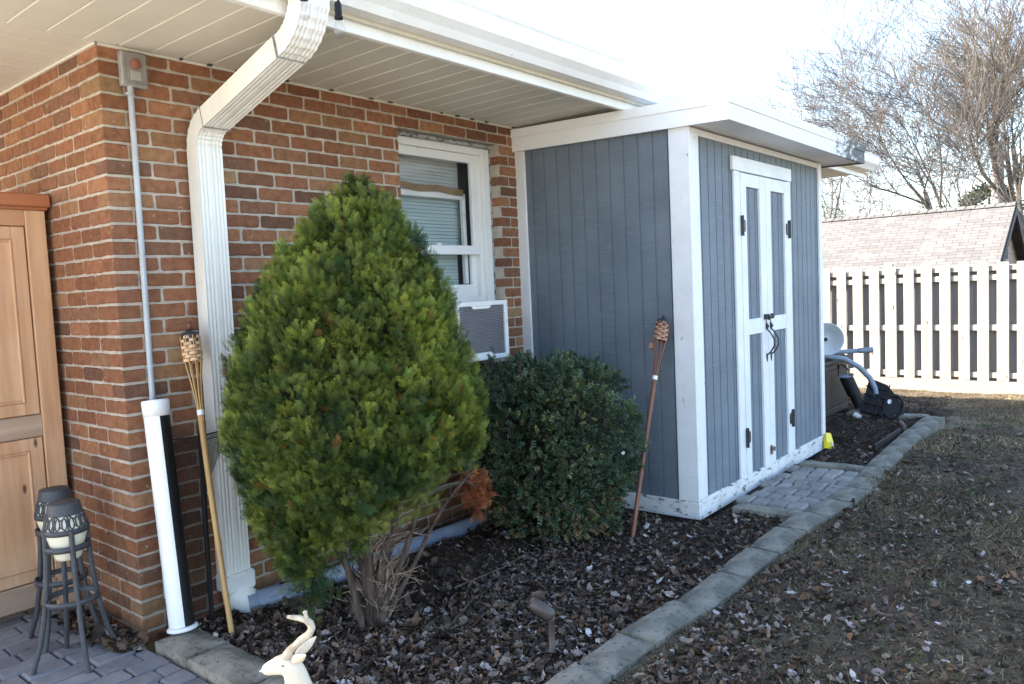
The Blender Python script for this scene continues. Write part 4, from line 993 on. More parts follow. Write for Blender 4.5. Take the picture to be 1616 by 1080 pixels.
# local frame: x to the right of the picture, y away, z up. lying body below the frame
dv = [(.12, .02, .15), (.26, .03, .16), (.38, .04, .13), (.03, .0, .18), (-.02, 0, .26), (-.045, 0, .34), (-.055, 0, .405), (-.075, 0, .452), (-.115, 0, .452), (-.155, 0, .436), (-.185, 0, .428)]
de = [(0, 1), (1, 2), (0, 3), (3, 4), (4, 5), (5, 6), (6, 7), (7, 8), (8, 9), (9, 10)]
dr = [.105, .105, .08, .09, .068, .056, .048, .050, .042, .027, .020]
dv += [(.02, -.10, .05), (-.06, -.10, .03), (.36, -.10, .05), (.28, -.13, .03), (.36, .13, .05), (.28, .16, .03), (.02, .13, .05), (-.06, .14, .03)]
de += [(3, 11), (11, 12), (2, 13), (13, 14), (2, 15), (15, 16), (3, 17), (17, 18)]; dr += [.035, .02, .045, .02, .045, .02, .035, .02]
skin_mesh('body', dv, de, dr, m_deer, deer, 2, Dm)
b_ = MB()
def ear(y0, s_):
    V = []; rows = 9
    base = Vector((-.058, y0, .470)); tip = Vector((.012, y0+s_*.055, .520)); ax_ = tip-base
    for i in range(rows):
        t = i/(rows-1); w_ = .017*math.sin(PI*min(1, .15+t*.85))+.002; c = base+ax_*t
        for k in (-1, -.5, 0, .5, 1): V.append(Dm @ (c+Vector((.6*w_*k, 0, -.8*w_*k))+Vector((0, -.008*(1-k*k), 0))))
    F = [(i*5+k, i*5+k+1, (i+1)*5+k+1, (i+1)*5+k) for i in range(rows-1) for k in range(4)]
    n0 = len(V); V2 = V+[v+Vector((0, 0, 0))+(Dm @ Vector((0, .004, 0))) for v in V]
    F2 = F+[tuple(q+n0 for q in reversed(f)) for f in F]
    for i in range(rows-1): F2 += [(i*5, (i+1)*5, n0+(i+1)*5, n0+i*5), (i*5+4, n0+i*5+4, n0+(i+1)*5+4, (i+1)*5+4)]
    b_.add(V2, F2, 0, True)
ear(-.022, -1); ear(.022, 1); b_.build('ear', m_deer, deer)
b_ = MB()
for q, sy in ((0, -.018), (1, .018)):
    if q: continue
    a_ = [(-.085, sy, .487), (-.068, sy, .520), (-.045, sy, .547), (-.02, sy, .575), (.012, sy, .605), (.025, sy-.005, .64), (.020, sy-.01, .67), (.005, sy-.015, .692), (-.02, sy-.02, .705), (-.045, sy-.02, .71), (-.062, sy-.02, .714)]
    a_ = [(x_, y_, .487+(z_-.487)*.74) for x_, y_, z_ in a_]
    b_.tube([Dm @ Vector(p) for p in a_], [.019, .017, .014, .016, .015, .014, .015, .013, .011, .009, .006], 10)
    b_.tube([Dm @ Vector(p) for p in [(.012, sy-.012, .635), (.010, sy-.02, .656), (.008, sy-.022, .666)]], [.008, .007, .0065], 8)
    b_.lathe([(0, .008), (.008, .004), (.009, -.002), (.006, -.008), (0, -.01)], 10, 0, Matrix.Translation(Dm @ Vector((.008, sy-.022, .670))))
    b_.lathe([(0, .006), (.009, .003), (.010, -.003), (0, -.008)], 10, 0, Matrix.Translation(Dm @ Vector((-.05, sy-.004, .530))))
b_.build('antler', m_antler, deer)
b_ = MB(); b_.lathe([(0, .004), (.004, .003), (.006, 0), (.0, -.003)], 12, 0, Matrix.Translation(Dm @ Vector((-.092, -.039, .462))) @ Matrix.Scale(1.2, 4)); b_.build('eye', mat('eye_paint', (.35, .16, .07), rough=.4), deer)
b_ = MB(); b_.lathe([(0, .005), (.006, .003), (.0075, 0), (.0, -.004)], 12, 0, Matrix.Translation(Dm @ Vector((-.186, -.004, .428)))); b_.build('nose', mat('grey_nose', (.35, .32, .32), rough=.5), deer)

# ------------------------------------------------------------------ fence beyond the lawn
FX, FZ = 10.6, -.27
fen = empty('shadowbox_fence', (FX, -1.0, FZ)); tag(fen, 'weathered shadowbox board fence closing the far end of the yard', 'fence')
FO = (FX, -1.0, FZ)
random.seed(9)
fr = OMB(FO); bk_ = OMB(FO); rl = OMB(FO)
y = 4.4
while y > -7.5:
    h = 1.472+random.uniform(-.012, .012); w_ = .138+random.uniform(-.004, .004)
    fr.box(FX-.022, FX-.003, y-w_, y, FZ+.15, h, 0, .004, jit=.0015)
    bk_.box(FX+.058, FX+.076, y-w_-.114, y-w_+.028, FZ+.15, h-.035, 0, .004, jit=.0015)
    y -= .2285+random.uniform(-.005, .005)
for (z0, z1) in ((1.36, 1.425), (1.235, 1.31), (.56, .64), (-.08, -.005)): rl.box(FX-.002, FX+.056, -7.6, 4.5, z0, z1, 0, .004)
fr.build('front_boards', m_fencew, fen); bk_.build('back_boards', m_fenceb, fen); rl.build('rail', m_railw, fen)
b_ = OMB(FO); b_.box(FX-.03, FX-.001, -7.6, 4.5, FZ-.03, FZ+.145, 0, .004); b_.build('kick_board', m_railw, fen)
for yp_ in (2.0, -.43, -2.83):
    b_ = OMB(FO); b_.box(FX-.0021, FX+.10, yp_-.05, yp_+.05, FZ-.2, 1.51, 0, .005); b_.build('post', m_fencew, fen)

# ------------------------------------------------------------------ neighbour garage
gar = empty('neighbour_garage', (16, 0, -1.6)); tag(gar, 'neighbour garage with pink brown shingle roof behind the fence', 'garage')
GO = (16, 0, -1.6); ry0, ry1 = -1.36, 6.6; rz_ = 2.587; sl_ = .55
b_ = OMB(GO)
ex = 4.2; ze = rz_-sl_*ex
# roof slopes as separate flat sheets, rows running along y
def roofsheet(mb, x0, z0, x1, z1, y0, y1, th=.06):
    mb.add([(x0, y0, z0), (x1, y0, z1), (x1, y1, z1), (x0, y1, z0), (x0, y0, z0-th), (x1, y0, z1-th), (x1, y1, z1-th), (x0, y1, z0-th)],
           [(0, 1, 2, 3), (4, 7, 6, 5), (0, 4, 5, 1), (1, 5, 6, 2), (2, 6, 7, 3), (3, 7, 4, 0)])
roofsheet(b_, 16-ex, ze, 16, rz_, ry0, ry1); roofsheet(b_, 16, rz_+.001, 16+ex, ze, ry0, ry1)
b_.build('roof', m_shing, gar)
b_ = OMB(GO); y = ry0
while y < ry1:
    for sx_ in (-1, 1): b_.add([(16, y, rz_+.03), (16+sx_*.14, y, rz_-.045), (16+sx_*.14, y+.19, rz_-.055), (16, y+.19, rz_+.012)], [(0, 1, 2, 3)])
    y += .165
b_.build('ridge_caps', m_shing, gar)
b_ = OMB(GO)
zz0 = -1.7; yy = ry0+.18; z = zz0
while z < rz_-.1:
    z1 = z+.16; hw0 = min(3.9, (rz_-.06-z)/sl_); hw1 = min(3.9, max(.01, (rz_-.06-min(z1, rz_-.07))/sl_))
    b_.add([(16-hw0, yy-.012, z), (16+hw0, yy-.012, z), (16+hw1, yy, min(z1, rz_-.07)), (16-hw1, yy, min(z1, rz_-.07)), (16-hw0, yy+.05, z), (16+hw0, yy+.05, z)], [(0, 1, 2, 3), (0, 4, 5, 1)]); z = z1
b_.box(12.1, 19.9, yy+.06, ry1-.2, -1.7, ze+.1)
b_.build('siding_wall', m_garsid, gar)
b_ = OMB(GO)
for sg_ in (-1, 1): roofsheet(b_, 16+sg_*ex, ze-.06, 16+sg_*.0001, rz_-.06, ry0-.02, ry0+.02, .14)
b_.build('barge_board', mat('dark_barge', (.05, .04, .035), rough=.8), gar)
b_ = OMB(GO); b_.box(15.75, 16.1, yy-.04, yy-.013, 1.55, 2.15); b_.build('gable_vent', m_darkgap, gar)

# ---- utility pole behind the garage
b_ = MB(); b_.tube([(21.3, -.38, -1.7), (21.3, -.38, 4.45)], [.17, .13], 14); b_.tube([(21.3, -.38, 4.45), (21.3, -.38, 4.5)], [.14, .10], 14)
tag(b_.build('utility_pole', mat('pale_pole', (.42, .40, .38), (.33, .31, .3), .8, s=3)), 'pale round utility pole rising behind the garage roof', 'pole')

# ------------------------------------------------------------------ bare trees
def bare_tree(name, loc, h, lean, seed, label, m, levels=5, r0=.2, spread=.55, trunk_h=.25, nch=(3, 4), group='bare winter trees behind the garage', twig=.006, droop=0):
    rnd = random.Random(seed); t = empty(name, loc); tag(t, label, 'tree', group); tk = MB(); cr = MB()
    def grow(p, d, L_, r_, lv, mb):
        n = 4 if lv < 3 else 3; pts = [p]; rd = [r_]; q = p.copy(); dd = d.copy(); end = r_*.55 if lv < levels else twig*.6
        for i in range(n):
            dd = (dd+Vector((rnd.gauss(0, 1), rnd.gauss(0, 1), rnd.gauss(0, 1)))*.11+Vector((0, 0, .03-droop*.02*lv))).normalized(); q = q+dd*(L_/n); pts.append(q.copy()); rd.append(r_+(end-r_)*(i+1)/n)
        mb.tube(pts, [max(x, twig*.5) for x in rd], 8 if lv == 0 else (5 if lv < 3 else 3), cap=False)
        if lv >= levels: return
        nc = rnd.randint(*nch)+(1 if lv > 0 else 0)
        for c in range(nc):
            t_ = rnd.uniform(.35, 1.0) if lv > 0 else rnd.uniform(.72, 1.0); t_ = t_ if c else 1.0
            k = t_*n; i = min(int(k), n-1); P = pts[i].lerp(pts[i+1], k-i); rr = rd[i]+(rd[i+1]-rd[i])*(k-i)
            ax = Vector((rnd.gauss(0, 1), rnd.gauss(0, 1), rnd.gauss(0, .5))); ax = (ax-dd*ax.dot(dd)).normalized(); a = spread*rnd.uniform(.5, 1.25)*(.5 if c == 0 else 1)
            nd = (dd*math.cos(a)+ax*math.sin(a)+Vector(lean)*.12).normalized()
            grow(P, nd, L_*rnd.uniform(.58, .86), max(twig, rr*rnd.uniform(.5, .75)), lv+1, cr)
    grow(Vector((0, 0, 0)), (Vector((0, 0, 1))+Vector(lean)*.25).normalized(), h*trunk_h, r0, 0, tk)
    tk.build('trunk', m, t); cr.build('crown', m, t); return t
bare_tree('bare_tree', (21.5, -1.35, -1.7), 12.5, (-.05, .30, .0), 4, 'big bare tree at the right edge whose twigs fan out to the left', m_tree, 6, .26, .60, .30, (3, 4), twig=.0055)
bare_tree('bare_tree', (23.5, -.3, -1.7), 12, (-.05, .34, -.05), 12, 'tall bare tree standing behind the utility pole', m_tree2, 6, .19, .64, .30, (3, 4), twig=.0055)
bare_tree('bare_tree', (27.5, 5.4, -1.7), 11.5, (0, .05, .3), 31, 'small bare tree showing above the shed roof', m_tree2, 5, .12, .42, .42, (3, 3), twig=.007)
bare_tree('bare_tree', (23, 2.6, -1.7), 7, (-.2, .6, -.2), 17, 'low bare tree with drooping limbs seen under the house eave', m_tree2, 5, .12, .62, .36, (3, 4), twig=.006, droop=1)

# evergreen behind the garage
pn = empty('pine_tree', (27, .6, -1.7)); tag(pn, 'dark green pine standing low behind the garage ridge', 'tree')
b_ = MB(); b_.tube([(0, 0, 0), (0, 0, 5.6)], [.16, .03], 8); b_.build('trunk', m_tree2, pn)
rg = np.random.default_rng(5); Mn = 9000; zc = rg.uniform(1.2, 5.6, Mn); rr = (6.3-zc)*.62*np.sqrt(rg.uniform(.05, 1, Mn)); an = rg.uniform(0, 2*PI, Mn)
lay = .5+.5*np.sin(zc*7+an*2); keep = lay > .35; zc, rr, an = zc[keep], rr[keep], an[keep]
loc = np.stack([rr*np.cos(an), rr*np.sin(an), zc-.1*rr], 1); dn = np.stack([np.cos(an), np.sin(an), .5+0*an], 1)+rg.normal(0, .4, (len(an), 3))
tv = np.array([(-.012, 0, 0), (.012, 0, 0), (.03, 0, .22), (-.03, 0, .22)]); tf = np.array([(0, 1, 2, 3)])
g = rg.uniform(.6, 1.3, (len(an), 1)); V, F, C_ = scatter(tv, tf, frames(dn, rg.uniform(0, 6, len(an))), loc, np.array([[.05, .075, .035]])*g)
np_obj('crown', V, F, m_pineneedle, C_, pn)

# ------------------------------------------------------------------ arborvitae
arb = empty('arborvitae', (.62, -.80, 0)); tag(arb, 'full green arborvitae with bare lower trunks beside the downspout', 'shrub')
zs_t = np.array([.20, .31, .43, .53, .64, .74, .85, 1.01, 1.17, 1.33, 1.46, 1.59, 1.70, 1.83, 1.945])
uL = np.array([-.30, -.40, -.47, -.49, -.495, -.53, -.565, -.55, -.505, -.44, -.355, -.265, -.17, -.07, .02])
uR = np.array([-.22, -.08, .06, .22, .34, .52, .53, .50, .455, .41, .36, .29, .215, .11, .06])
RV_, FV_ = np.array([RV.x, RV.y, 0]), np.array([FV.x, FV.y, 0])
def arb_env(z): return np.interp(z, zs_t, uL)*.985, np.interp(z, zs_t, uR)*.955
def spray_template(rg, long=False):
    V = []; F = []
    def strip(p, d, L_, w0, w1):
        d = d/np.linalg.norm(d); s = np.array([d[1], -d[0]]); a = p; b = p+d*L_
        bend = rg.normal(0, .04)*L_
        n0 = len(V); V.extend([(a[0]-s[0]*w0, bend*0, a[1]-s[1]*w0), (a[0]+s[0]*w0, 0, a[1]+s[1]*w0), (b[0]+s[0]*w1, bend, b[1]+s[1]*w1), (b[0]-s[0]*w1, bend, b[1]-s[1]*w1)]); F.append((n0, n0+1, n0+2, n0+3))
    strip(np.array([0., 0.]), np.array([0., 1.]), 1., .014, .010)
    k = 11
    for i in range(k):
        z = .12+.8*i/(k-1)+0; sd_ = 1 if i % 2 else -1; a = R(rg.uniform(32, 52)); L_ = .52*(1-z*.62)*rg.uniform(.75, 1.15); d = np.array([sd_*math.sin(a), math.cos(a)]); p = np.array([0, z])
        strip(p, d, L_, .014, .009)
        for j in range(3):
            t = .3+.25*j; a2 = a+R(35)*(1 if j % 2 else -1); d2 = np.array([sd_*math.sin(a2), math.cos(a2)]); strip(p+d*L_*t, d2, L_*(.42-.08*j), .013, .008)
    return np.array(V), np.array(F)
def thuja(M_, rg, posf, name, colf, parent, size=(.06, .10), mt=m_bushfol, dirf=None):
    parts = []; per = M_//5
    for q in range(5):
        tv, tf = spray_template(rg); loc, out = posf(per, rg)
        d = out*.75+np.array([[0, 0, .62]])+rg.normal(0, .33, (per, 3))
        if dirf is not None: d = dirf(d, loc)
        sc = rg.uniform(size[0], size[1], per)
        Rm = frames(d, rg.uniform(0, 2*PI, per))*sc[:, None, None]
        rad_ = np.sqrt(tv[:, 0]**2+(tv[:, 2]-.1)**2); tc = np.clip(.40+.95*rad_, .4, 1.35)[:, None]*np.stack([1+.20*rad_**2, 1+.12*rad_**2, 1-.1*rad_], 1)  # base darkened, tips brightened: shade and highlights in the colour; tips also yellower
        parts.append(scatter(tv, tf, Rm, loc-d/np.linalg.norm(d, axis=1, keepdims=True)*sc[:, None]*.6, colf(loc, rg), tc))
    V, F, C_ = join(parts); return np_obj(name, V, F, mt, C_, parent)
def arb_pos(depth_lo, depth_hi):
    def f(n_, rg):
        loc = np.zeros((0, 3)); out = np.zeros((0, 3))
        while len(loc) < n_:
            z = rg.uniform(.50, 1.90, n_); L_, R_ = arb_env(z); w_ = (R_-L_)/2; keep = rg.uniform(0, 1, n_) < w_/.56+.06
            z, L_, R_, w_ = z[keep], L_[keep], R_[keep], w_[keep]; c = (L_+R_)/2; a = rg.uniform(0, 2*PI, len(z))
            lump = 1+.09*noise3(np.stack([np.cos(a)*2.2, np.sin(a)*2.2, z*2.4], 1), 1.3, 3)+.10*noise3(np.stack([np.cos(a)*3, np.sin(a)*3, z*4], 1), 2.0, 5)+.09*noise3(np.stack([np.cos(a)*3, np.sin(a)*3, z*5], 1), 4.2, 6)
            rr = w_*lump*rg.uniform(depth_lo, depth_hi, len(z))
            dpt = w_*.0+np.clip(w_, .05, .5)
            # the cut-away bottom: the right side ends higher than the left
            P = (c+rr*np.cos(a))[:, None]*RV_[None]+(rr/np.maximum(w_, .01)*dpt*np.sin(a))[:, None]*FV_[None]; P[:, 2] = z
            o_ = np.cos(a)[:, None]*RV_[None]+np.sin(a)[:, None]*FV_[None]; loc = np.concatenate([loc, P]); out = np.concatenate([out, o_])
        return loc[:n_], out[:n_]
    return f
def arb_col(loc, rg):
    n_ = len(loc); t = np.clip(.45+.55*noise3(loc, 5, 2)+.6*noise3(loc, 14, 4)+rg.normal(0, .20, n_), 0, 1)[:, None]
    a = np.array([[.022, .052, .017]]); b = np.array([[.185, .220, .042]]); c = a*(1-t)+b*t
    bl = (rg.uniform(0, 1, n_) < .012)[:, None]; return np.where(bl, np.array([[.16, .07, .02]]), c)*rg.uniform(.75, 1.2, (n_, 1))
rg = np.random.default_rng(42)
# plumes: upright lobes standing on the envelope, each thick with sprays
PC = []
tries = 0
while len(PC) < 170 and tries < 20000:
    tries += 1; z = rg.uniform(.30, 1.80); L_, R_ = arb_env(z); w_ = (R_-L_)/2
    if rg.uniform() > w_/.55+.15: continue
    rp = min(.115, .055+.14*w_)*rg.uniform(.8, 1.12); a = rg.uniform(0, 2*PI); c = (L_+R_)/2; q = max(.0, w_-rp*.85)*rg.uniform(.93, 1.05)
    ub = c+q*math.cos(a)
    if z-1.25*rp < np.interp(ub, [-.47, -.3, -.1, .06, .2, .32, .52], [.42, .22, .31, .44, .53, .60, .68]): continue
    P = ub*RV_+q*math.sin(a)*FV_+np.array([0, 0, z])
    if all(np.linalg.norm((P-o[0])*np.array([1, 1, .55])) > .078*(.6+w_) for o in PC): PC.append((P, rp, np.cos(a)*RV_+np.sin(a)*FV_, rg.uniform(-1, 1)))
PC.append((np.array([.05*RV_[0], .05*RV_[1], 1.80]), .075, np.array([0, 0, .3]), 0.)); PC.append((np.array([-.27*RV_[0], -.27*RV_[1], .36]), .09, -RV_, .5))
for u_, f_, z_, r_ in ((.40, -.10, .85, .10), (.41, .06, .92, .10), (.37, -.16, .97, .10), (.43, .0, .78, .08), (-.47, -.08, .90, .09), (-.45, .06, .80, .085), (-.41, -.05, .66, .08), (-.34, -.12, .50, .09), (-.22, -.18, .46, .09), (-.27, -.08, .40, .09), (-.33, -.05, .33, .075), (-.25, -.05, .27, .06)):
    PC.append((u_*RV_+f_*FV_+np.array([0, 0, z_]), r_, u_/abs(u_)*RV_*.9+f_*FV_, rg.uniform(-1, 1)))
PP = np.array([p[0] for p in PC]); PR = np.array([p[1] for p in PC]); PO = np.array([p[2] for p in PC]); PV = np.array([p[3] for p in PC])
def plume_pos(n_, rg):
    wgt = PR**2; k = rg.choice(len(PC), n_, p=wgt/wgt.sum()); nrm = rg.normal(0, 1, (n_, 3))+PO[k]*1.0+np.array([0, 0, .25]); nrm /= np.linalg.norm(nrm, axis=1, keepdims=True)
    rr = PR[k][:, None]*(1-.45*rg.uniform(0, 1, (n_, 1))**1.6); st = np.array([[1, 1, 1.5]])
    P = PP[k]+nrm*rr*st*(1+.12*noise3(nrm*2+k[:, None], 2.0, 3))[:, None]; P = P+PO[k]*((P[:, 2:3]-PP[k][:, 2:3])*.10)
    plume_pos.k = k; o = nrm.copy(); o[:, 2] *= .6; return P, o
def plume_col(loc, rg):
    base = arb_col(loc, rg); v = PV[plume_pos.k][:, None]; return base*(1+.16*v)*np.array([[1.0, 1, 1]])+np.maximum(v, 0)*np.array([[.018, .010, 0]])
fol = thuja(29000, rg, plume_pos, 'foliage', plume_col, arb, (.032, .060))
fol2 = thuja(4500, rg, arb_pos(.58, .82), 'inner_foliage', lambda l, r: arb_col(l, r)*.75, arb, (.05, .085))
# added solid dark hull; its colour makes the shade between the plumes
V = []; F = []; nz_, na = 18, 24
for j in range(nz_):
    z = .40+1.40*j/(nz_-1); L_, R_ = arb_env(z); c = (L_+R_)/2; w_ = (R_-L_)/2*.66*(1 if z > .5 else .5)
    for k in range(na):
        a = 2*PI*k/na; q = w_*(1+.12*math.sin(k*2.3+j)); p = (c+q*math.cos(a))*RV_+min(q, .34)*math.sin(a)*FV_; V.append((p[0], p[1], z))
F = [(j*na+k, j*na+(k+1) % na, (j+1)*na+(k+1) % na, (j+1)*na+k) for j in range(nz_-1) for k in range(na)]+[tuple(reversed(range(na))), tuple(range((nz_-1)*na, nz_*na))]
b_ = MB(); b_.add(V, F, 0, True); b_.build('dark_core', m_dark, arb)
# trunks and dead lower twigs
rnd = random.Random(8); b_ = MB()
for (bx, bz, tx, ty, r_) in ((-.01, 0, -.10, .03, .024), (.03, 0, .06, .0, .021), (.0, .02, -.02, -.06, .019), (.035, -.02, .26, .04, .014), (-.03, .02, -.30, .0, .016), (.02, .04, .14, -.05, .015), (-.035, -.03, -.18, -.10, .012), (.045, .01, .40, .05, .010)):
    pts = []; rd_ = []
    for i in range(15):
        t = i/14; p = (RV_*(bx+tx*t**1.4+.010*math.sin(t*9+bx*90))+FV_*(bz+ty*t+.010*math.cos(t*8+bz*70))); pts.append((p[0], p[1], -.04+.74*t-.12*abs(tx)*t)); rd_.append(r_*.82*(1.5-.75*t+.16*math.sin(t*31+bx*100)))
    b_.tube(pts, rd_, 9)
    for q in range(7):   # peeling strips of bark
        k = rnd.randint(0, 11); an = rnd.uniform(0, 6.28); o_ = Vector((math.cos(an), math.sin(an), 0))*rd_[k]*1.02; P0 = Vector(pts[k])+o_; P1 = Vector(pts[k+2])+o_*rnd.uniform(1.0, 1.35)
        b_.tube([P0, P0.lerp(P1, .5)+o_*.12, P1], [.003, .004, .0015], 4, cap=False)
b_.build('trunk', m_bark, arb)
b_ = MB()
for i in range(85):
    z = rnd.uniform(.02, .42); side = rnd.choice((1, 1, 1, -1)); d = Vector(RV_*side*rnd.uniform(.3, 1)+FV_*rnd.uniform(-.8, .5)).normalized(); up = rnd.uniform(.5, 2.0); L_ = rnd.uniform(.07, .24); p = Vector(RV_)*(rnd.uniform(-.03, .05)+side*.10*z)+Vector((0, 0, z)); pts = [p]
    d = (d+Vector((0, 0, up))).normalized()
    for k in range(6):
        d = (d+Vector((rnd.gauss(0, .24), rnd.gauss(0, .24), rnd.gauss(0, .20)))).normalized(); p = p+d*(L_/6); pts.append(p.copy())
    r_ = rnd.uniform(.0025, .0065); b_.tube(pts, [r_*(1-.75*k/6) for k in range(7)], 5, cap=False)
    for k in (1, 2, 3, 4, 5):
        if rnd.random() < .65:
            q = pts[k]; e = (d+Vector((rnd.gauss(0, .8), rnd.gauss(0, .8), rnd.gauss(.1, .5)))).normalized(); l_ = rnd.uniform(.02, .07); b_.tube([q, q+e*l_*.5, q+e*l_+Vector((0, 0, .006))], [r_*.5, r_*.35, r_*.2], 4, cap=False)
b_.build('dead_twigs', mat('bare_twig', (.15, .095, .065), (.34, .25, .19), .85, s=18), arb)
# the rust brown dead spray hanging at the right
def dead_pos(n_, rg):
    P = rg.normal(0, 1, (n_, 3)); P /= np.linalg.norm(P, axis=1, keepdims=True); P *= rg.uniform(.25, 1.15, (n_, 1))
    c = np.array([1.33-.62, -.77+.80, .41]); u = P[:, 0:1]*.085*RV_+P[:, 1:2]*.06*FV_; u[:, 2] = P[:, 2]*.125; u[:, 0:2] += (-P[:, 2:3]*.0*RV_[:2]); return u+c, P*.4+np.array([0, 0, -1.1])
dd_ = thuja(210, rg, dead_pos, 'dead_spray', lambda l, r: np.array([[.34, .11, .045]])*r.uniform(.6, 1.35, (len(l), 1)), arb, (.035, .075), m_rust)
dd_['label'] = 'rust orange dead spray'
def low_pos(n_, rg):
    c0 = np.array([RV_[0]*-.27, RV_[1]*-.27, .22]); P = rg.normal(0, 1, (n_, 3))*np.array([.045, .045, .07]); return P+c0, P*6+np.array([0, 0, -.9])
thuja(120, rg, low_pos, 'low_spray', arb_col, arb, (.06, .09))
b_ = MB(); b_.tube([(.15, -.08, .50), (.40, -.03, .52), (.60, .0, .50), (.70, .02, .44)], [.012, .009, .006, .004], 6); b_.build('side_branch', m_bark, arb)

# ------------------------------------------------------------------ boxwood
bx = empty('boxwood', (2.06, -.74, 0)); tag(bx, 'round dark green boxwood bush in front of the blue shed', 'shrub')
rg = np.random.default_rng(77)
lv = np.array([(0, 0, 0), (.23, .03, .35), (.20, .05, .75), (0, .03, 1.0), (-.20, .05, .75), (-.23, .03, .35)]); lf = np.array([(0, 1, 2, 3), (0, 3, 4, 5)])
tvs = []; tfs = []; tcs = []
def box_template(rg):
    V = []; F = []; C_ = []
    for k in range(6):
        for sd_ in (1, -1):
            a = PI/2*k+(0 if sd_ > 0 else PI)+rg.normal(0, .2); tilt = R(rg.uniform(35, 65)); d = np.array([[math.cos(a)*math.sin(tilt), math.sin(a)*math.sin(tilt), math.cos(tilt)]])
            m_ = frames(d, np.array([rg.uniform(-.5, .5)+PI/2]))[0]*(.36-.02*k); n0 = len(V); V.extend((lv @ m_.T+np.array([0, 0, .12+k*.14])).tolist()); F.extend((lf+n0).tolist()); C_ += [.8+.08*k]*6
    n0 = len(V); V.extend([(-.01, 0, 0), (.01, 0, 0), (.006, 0, .95), (-.006, 0, .95)]); F.append((n0, n0+1, n0+2, n0+3)); C_ += [.5]*4
    return np.array(V, float), np.array(F), np.array(C_)
bz_t = np.array([-.02, .06, .15, .30, .45, .6, .75, .88, .97, 1.03]); bw_t = np.array([.15, .26, .35, .42, .465, .48, .46, .40, .29, .13])
def box_pos(n_, rg, lo, hi):
    z = rg.uniform(-.0, 1.02, n_*3); w_ = np.interp(z, bz_t, bw_t); k = rg.uniform(0, .6, n_*3) < w_; z, w_ = z[k][:n_], w_[k][:n_]; a = rg.uniform(0, 2*PI, len(z))
    lump = 1+.13*noise3(np.stack([np.cos(a)*2, np.sin(a)*2, z*3], 1), 1.6, 9)+.11*noise3(np.stack([np.cos(a)*4, np.sin(a)*4, z*7], 1), 2, 11); rr = w_*lump*rg.uniform(lo, hi, len(z))
    cshift = np.interp(z, [0, 1], [-.02, -.075])
    P = (cshift+rr*np.cos(a)*.96)[:, None]*RV_[None]+(rr*.86*np.sin(a))[:, None]*FV_[None]; P[:, 2] = z
    o_ = np.cos(a)[:, None]*RV_[None]+np.sin(a)[:, None]*FV_[None]; o_ = o_*np.sin(np.clip(1.9-z*1.5, .3, 1.5))[:, None]; o_[:, 2] += np.interp(z, [0, 1], [-.25, .9]); return P, o_
BC = []; tries = 0
while len(BC) < 95 and tries < 20000:
    tries += 1; z = rg.uniform(.10, .96); w_ = np.interp(z, bz_t, bw_t)
    if rg.uniform() > w_/.5+.1: continue
    a = rg.uniform(0, 2*PI); rp = rg.uniform(.075, .115); q = max(0, w_-rp*.75)*rg.uniform(.92, 1.07); cs = np.interp(z, [0, 1], [-.02, -.06])
    P = (cs+q*math.cos(a))*RV_+q*.9*math.sin(a)*FV_+np.array([0, 0, z-.02])
    if all(np.linalg.norm(P-o[0]) > .095 for o in BC): BC.append((P, rp, np.array([*(np.cos(a)*RV_+np.sin(a)*FV_)[:2], 1.4*(z-.4)]), rg.uniform(-1, 1)))
for u_, f_ in ((.05, 0), (-.12, .1), (-.1, -.15), (.15, -.1), (.1, .15)): BC.append((u_*RV_+f_*FV_+np.array([0, 0, .93-abs(u_)*.3]), .09, np.array([0, 0, 1.]), rg.uniform(-1, 1)))
BP = np.array([p[0] for p in BC]); BR = np.array([p[1] for p in BC]); BO = np.array([p[2] for p in BC]); BV = np.array([p[3] for p in BC])
parts = []
for q in range(6):
    tv, tf, tc = box_template(rg)
    for cnt, mode in ((900, 0), (330, 1), (26, 2)):
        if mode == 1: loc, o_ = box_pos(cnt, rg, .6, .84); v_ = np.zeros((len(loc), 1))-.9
        else:
            k = rg.choice(len(BC), cnt, p=BR**2/(BR**2).sum()); nrm = rg.normal(0, 1, (cnt, 3))+BO[k]*.9; nrm /= np.linalg.norm(nrm, axis=1, keepdims=True)
            loc = BP[k]+nrm*BR[k][:, None]*(1-.4*rg.uniform(0, 1, (cnt, 1))**1.5+(.35 if mode == 2 else 0)); o_ = nrm; v_ = BV[k][:, None]; ok = loc[:, 2] > -.01; loc, o_, v_ = loc[ok], o_[ok], v_[ok]
        d = o_+np.array([[0, 0, .35]])+rg.normal(0, .35, (len(loc), 3)); sc = rg.uniform(.036, .058, len(loc))
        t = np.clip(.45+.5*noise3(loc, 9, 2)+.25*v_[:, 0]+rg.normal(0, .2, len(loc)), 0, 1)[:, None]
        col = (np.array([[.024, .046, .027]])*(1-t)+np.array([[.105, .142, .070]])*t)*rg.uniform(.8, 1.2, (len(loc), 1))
        odd = (rg.uniform(0, 1, len(loc)) < .05)[:, None]; col = np.where(odd, np.array([[.24, .23, .09]]), col)
        odd = ((rg.uniform(0, 1, len(loc)) < .13) & (loc[:, 2] < .26))[:, None]; col = np.where(odd, np.array([[.30, .17, .08]]), col)
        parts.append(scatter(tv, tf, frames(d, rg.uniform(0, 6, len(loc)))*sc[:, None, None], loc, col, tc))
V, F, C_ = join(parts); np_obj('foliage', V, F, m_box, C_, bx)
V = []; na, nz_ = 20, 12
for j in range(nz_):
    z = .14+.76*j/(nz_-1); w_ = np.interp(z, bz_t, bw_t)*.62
    for k in range(na): a = 2*PI*k/na; q = w_*(1+.1*math.sin(k*2.7+j*1.3)); p = (q*math.cos(a))*RV_+q*.82*math.sin(a)*FV_; V.append((p[0], p[1], z))
